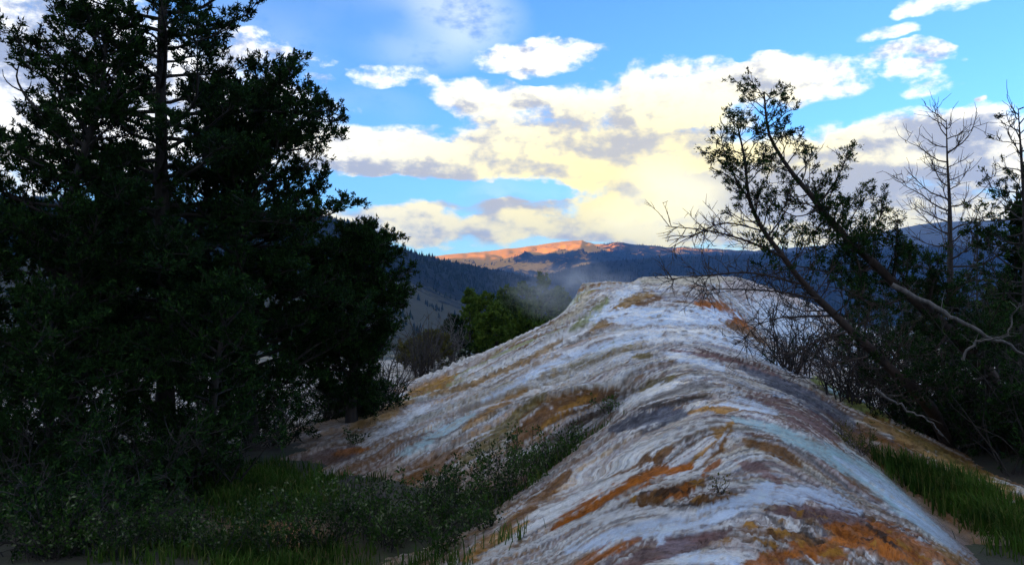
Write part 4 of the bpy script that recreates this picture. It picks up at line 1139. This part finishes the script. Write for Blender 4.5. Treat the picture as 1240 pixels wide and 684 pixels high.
# ------------------------------------------------------------------ grass
def grass_patch(name, label, n, sampler, h, mat, seed, lean=(0, 0), w=.006, kind='stuff'):
    r = np.random.default_rng(seed)
    x, y = sampler(r, n)
    z = surf_z(x, y) - .01
    keep = np.isfinite(z)
    x, y, z = x[keep], y[keep], z[keep]; n = len(x)
    hh_ = h * (.45 + .9 * r.random(n))
    a = r.random(n) * 6.28
    b = np.abs(r.normal(0, .45, n)) * hh_
    dx = np.cos(a) * b + lean[0] * hh_; dy = np.sin(a) * b + lean[1] * hh_
    sa = a + 1.57 + r.normal(0, .4, n)
    ww = w * (.7 + .6 * r.random(n)) * np.clip(y / 7, .8, 3)
    sx, sy = np.cos(sa) * ww, np.sin(sa) * ww
    v = np.stack([np.stack([x - sx, y - sy, z], 1), np.stack([x + sx, y + sy, z], 1),
                  np.stack([x + dx * .4 + sx * .7, y + dy * .4 + sy * .7, z + hh_ * .6], 1), np.stack([x + dx * .4 - sx * .7, y + dy * .4 - sy * .7, z + hh_ * .6], 1),
                  np.stack([x + dx, y + dy, z + hh_ * (1 - .15 * (b / hh_))], 1)], 1).reshape(-1, 3)
    k = np.arange(n)[:, None] * 5
    q = np.concatenate([k + np.array([[0, 1, 2]]), k + np.array([[0, 2, 3]]), k + np.array([[3, 2, 4]])])
    o = mesh_np(name, v, q, mat, None, smooth=False)
    tag(o, label, 'grass', kind=kind)
    return o
def strip(pts, width, clump=.25):
    pts = np.array(pts, float)
    def f(r, n):
        ln = np.linalg.norm(np.diff(pts, axis=0), axis=1); c = np.concatenate([[0], np.cumsum(ln)])
        nc = max(3, n // 40)
        t = r.random(nc) * c[-1]; i = np.clip(np.searchsorted(c, t) - 1, 0, len(ln) - 1)
        cp = pts[i] + (pts[i + 1] - pts[i]) * ((t - c[i]) / ln[i])[:, None] + r.normal(0, 1, (nc, 2)) * width
        j = r.integers(0, nc, n)
        p = cp[j] + r.normal(0, clump * .35, (n, 2))
        return p[:, 0], p[:, 1]
    return f
grass_patch('grass', 'green grass on the bank at the right foot of the ridge', 10000, strip([(3.85, 7.8), (3.98, 7.0), (4.0, 6.0), (3.9, 5.0), (3.55, 4.0)], .13), .17, M['grass'], 301, lean=(-.1, 0))
grass_patch('grass', 'shaded grass under the left trees', 8000, strip([(-3.2, 8.5), (-2.6, 8.1), (-2.2, 7.8), (-2.2, 7.0)], .30), .12, M['grass'], 302)
grass_patch('grass', 'dark grass along the bottom left of the frame', 5000, strip([(-2.4, 5.9), (-1.6, 5.5), (-.9, 5.0)], .30), .12, M['grass'], 303)
grass_patch('grass', 'short grass lining the gully in the ridge', 1300, strip(gul[1:], .13), .10, M['grass'], 304)
# ------------------------------------------------------------------ leafy herbs in the gully
GH = 'leafy plants growing in the gully of the ridge'
def herb(seed, u, v, y, hpx, n, label, name='leafy_plant', mat='herb', ls=.028, spread=.5, nl=6, tw=22):
    x = (u - 620) / F * y
    b = np.array([x, y, on_ground(x, y) - .02]); pl = Plant(seed); R = pl.r
    H = hpx / F * y
    for k in range(n):
        a = R.random() * 6.28; rr = R.random() * spread * H * .6
        pts = pl.path(b + np.array([math.cos(a) * rr, math.sin(a) * rr, 0]), [math.cos(a) * spread, math.sin(a) * spread, 1], H * (.45 + .6 * R.random()), 6, .1, .35)
        pl.limb(pts, .004, .0015, 4)
        t_, m, e = pl.twigs(pts[1:], tw, .07, 1.2, .3, .002, .001)
        pl.leaves(m, e, nl, ls, 1.0)
    make_plant(name, label, 'plant', pl, b, M['twig'], M[mat], GH, lw=.55)
herb(401, 632, 560, 7.55, 92, 26, 'tallest bushy plant in the gully on the left flank')
herb(402, 660, 545, 7.9, 62, 18, 'bushy plant just behind the tallest one in the gully')
herb(403, 690, 520, 8.3, 40, 14, 'small dark plant in the upper gully')
herb(404, 738, 500, 9.0, 26, 12, 'low green tuft at the head of the gully')
herb(405, 600, 600, 7.1, 80, 24, 'leafy plant below the tallest plant in the gully')
herb(406, 560, 620, 6.7, 75, 26, 'broad leafy plant in the middle of the lower gully')
herb(407, 520, 640, 6.3, 80, 28, 'broad leafy plant at the mouth of the gully')
herb(408, 470, 655, 6.1, 85, 30, 'pale-flecked leafy plant at the bottom of the frame left of the ridge')
herb(409, 420, 640, 6.4, 80, 28, 'leafy plant left of the gully mouth')
herb(410, 390, 670, 6.0, 80, 28, 'leafy plant at the bottom edge under the left trees')
herb(411, 450, 600, 6.9, 55, 20, 'small leafy plant on the grey foot of the far flank')
herb(412, 1042, 545, 7.6, 36, 14, 'small brownish tuft above the right-hand grass', mat='olive')
herb(413, 870, 632, 5.1, 16, 8, 'tiny moss-green tuft alone on the near ridge', mat='olive', ls=.02)
herb(414, 430, 552, 9.6, 24, 10, 'tiny green plant on the slate-grey foot of the ridge', ls=.03)
herb(415, 545, 575, 7.6, 45, 16, 'thin plant beside the lower gully on the far bank')
herb(416, 330, 690, 5.8, 80, 24, 'dark leafy plant in the lower left grass')
herb(419, 270, 690, 5.7, 70, 22, 'dark leafy plant at the bottom edge, furthest left of its kind')
herb(420, 350, 620, 6.8, 50, 18, 'low leafy plant beside the bare rust-coloured soil')
herb(421, 60, 690, 5.6, 90, 26, 'dark leafy plant in the very corner at bottom left')
herb(422, 150, 690, 5.6, 80, 26, 'dark leafy plant near the bottom left corner')
herb(423, 210, 670, 6.0, 70, 24, 'dark leafy plant under the left brush')
herb(424, 505, 612, 6.8, 50, 20, 'leafy plant on the far bank of the gully mouth')
herb(425, 535, 668, 5.7, 60, 22, 'leafy plant at the bottom edge where the ridge begins')
herb(426, 575, 640, 6.2, 40, 16, 'small leafy plant under the near lobe of the ridge')
herb(417, 590, 655, 6.0, 34, 14, 'small plant on the near bank of the gully')
herb(418, 1020, 540, 7.6, 24, 8, 'dry small tuft beside the brownish one at right', mat='olive', ls=.02)

# ------------------------------------------------------------------ trees on the distant slopes, a far wood
def far_wood(name, label, hname, n, h, cond, seed):
    X, Y, Z, wd = HILL[hname]
    r = np.random.default_rng(seed)
    nr0, nc0 = X.shape
    i = r.random(n) * (nr0 * .72 - 1); j = r.random(n) * (nc0 - 1.001)
    a, b_ = i.astype(int), j.astype(int); ti, tj = i - a, j - b_
    def bil(A): return A[a, b_] * (1 - ti) * (1 - tj) + A[a + 1, b_] * ti * (1 - tj) + A[a, b_ + 1] * (1 - ti) * tj + A[a + 1, b_ + 1] * ti * tj
    x, y, z, w_ = bil(X), bil(Y), bil(Z), bil(wd)
    keep = r.random(n) < cond(x, y, z, w_)
    x, y, z = x[keep], y[keep], z[keep]; n = len(x)
    hh_ = h * (.5 + .8 * r.random(n)); rr = hh_ * (.20 + .12 * r.random(n))
    ang = r.random(n) * 6.28
    vs = []
    for k in range(5):
        vs.append(np.stack([x + rr * np.cos(ang + k * 1.2566), y + rr * np.sin(ang + k * 1.2566), z - hh_ * .06], 1))
    vs.append(np.stack([x, y, z + hh_], 1))
    v = np.stack(vs, 1).reshape(-1, 3)
    k = np.arange(n)[:, None] * 6
    q = np.concatenate([k + np.array([[t, (t + 1) % 5, 5]]) for t in range(5)])
    o = mesh_np(name, v, q, M['far_trees'], None, smooth=False)
    tag(o, label, 'forest', kind='stuff')
M['far_trees'] = leaf_mat('far_conifers', (.008, .018, .020), (.012, .024, .022), (.020, .034, .024), 0.0)
nz = lambda x, y, s: fbm(x / s, y / s, 88, 3)
far_wood('far_forest', 'distant conifer wood on the left hillside', 'hillside', 22000, 11, lambda x, y, z, w: np.clip(sstep(w + .5 * nz(x, y, 120.), .45, .7) + .01, 0, 1), 501)
far_wood('far_forest', 'distant conifer wood on the ridge across the valley', 'forested_ridge', 12000, 14, lambda x, y, z, w: np.ones_like(x), 502)
far_wood('far_forest', 'scattered woods on the sunlit far hill', 'far_hill', 12000, 16, lambda x, y, z, w: sstep(w + .6 * nz(x, y, 300.), .55, .75), 503)

# ------------------------------------------------------------------ steam off the rim, and the valley haze
def ico(name, mat, center, scale):
    import bmesh
    bm = bmesh.new(); bmesh.ops.create_icosphere(bm, subdivisions=3, radius=1.0)
    me = bpy.data.meshes.new(name); bm.to_mesh(me); bm.free(); me.materials.append(mat)
    o = bpy.data.objects.new(name, me); o.location = center; o.scale = scale; col.objects.link(o)
    return o
m, g, out = new_mat('steam')
tc = g.n('ShaderNodeTexCoord')
ln = g.vmath('LENGTH', tc.outputs['Object'])
n = g.noise(tc.outputs['Object'], 2.2, 3, .6)
dn = g.math('MULTIPLY', g.ss(ln, 1.0, .2), g.ss(n, .38, .72))
pv = g.n('ShaderNodeVolumePrincipled')
pv.inputs['Color'].default_value = (.92, .94, .97, 1)
g.link(g.math('MULTIPLY', dn, .34), pv.inputs['Density'])
g.link(pv.outputs[0], out.inputs['Volume'])
st = ico('steam', m, tuple(P(684, 346, 29.0)), (3.2, 2.2, 1.5))
tag(st, 'thin steam drifting off the rim of the ridge', 'steam', kind='stuff')

import bmesh
m, g, out = new_mat('haze')
pv = g.n('ShaderNodeVolumePrincipled')
pv.inputs['Color'].default_value = (.18, .44, 1.0, 1)
pv.inputs['Density'].default_value = HAZE
pv.inputs['Anisotropy'].default_value = 0.2
g.link(pv.outputs[0], out.inputs['Volume'])
bm = bmesh.new(); bmesh.ops.create_cube(bm, size=1.0)
me = bpy.data.meshes.new('haze'); bm.to_mesh(me); bm.free(); me.materials.append(m)
hz = bpy.data.objects.new('haze', me); col.objects.link(hz)
zl = min(GZ.min(), MZ.min(), min(h_[2].min() for h_ in HILL.values())) - 1.0
zt = max(GZ.max(), MZ.max(), max(h_[2].max() for h_ in HILL.values())) + 40.0
hz.scale = (34600, 34600, zt - zl); hz.location = (0, 0, (zt + zl) / 2)
tag(hz, 'blue evening haze filling the valley', 'haze', kind='stuff')
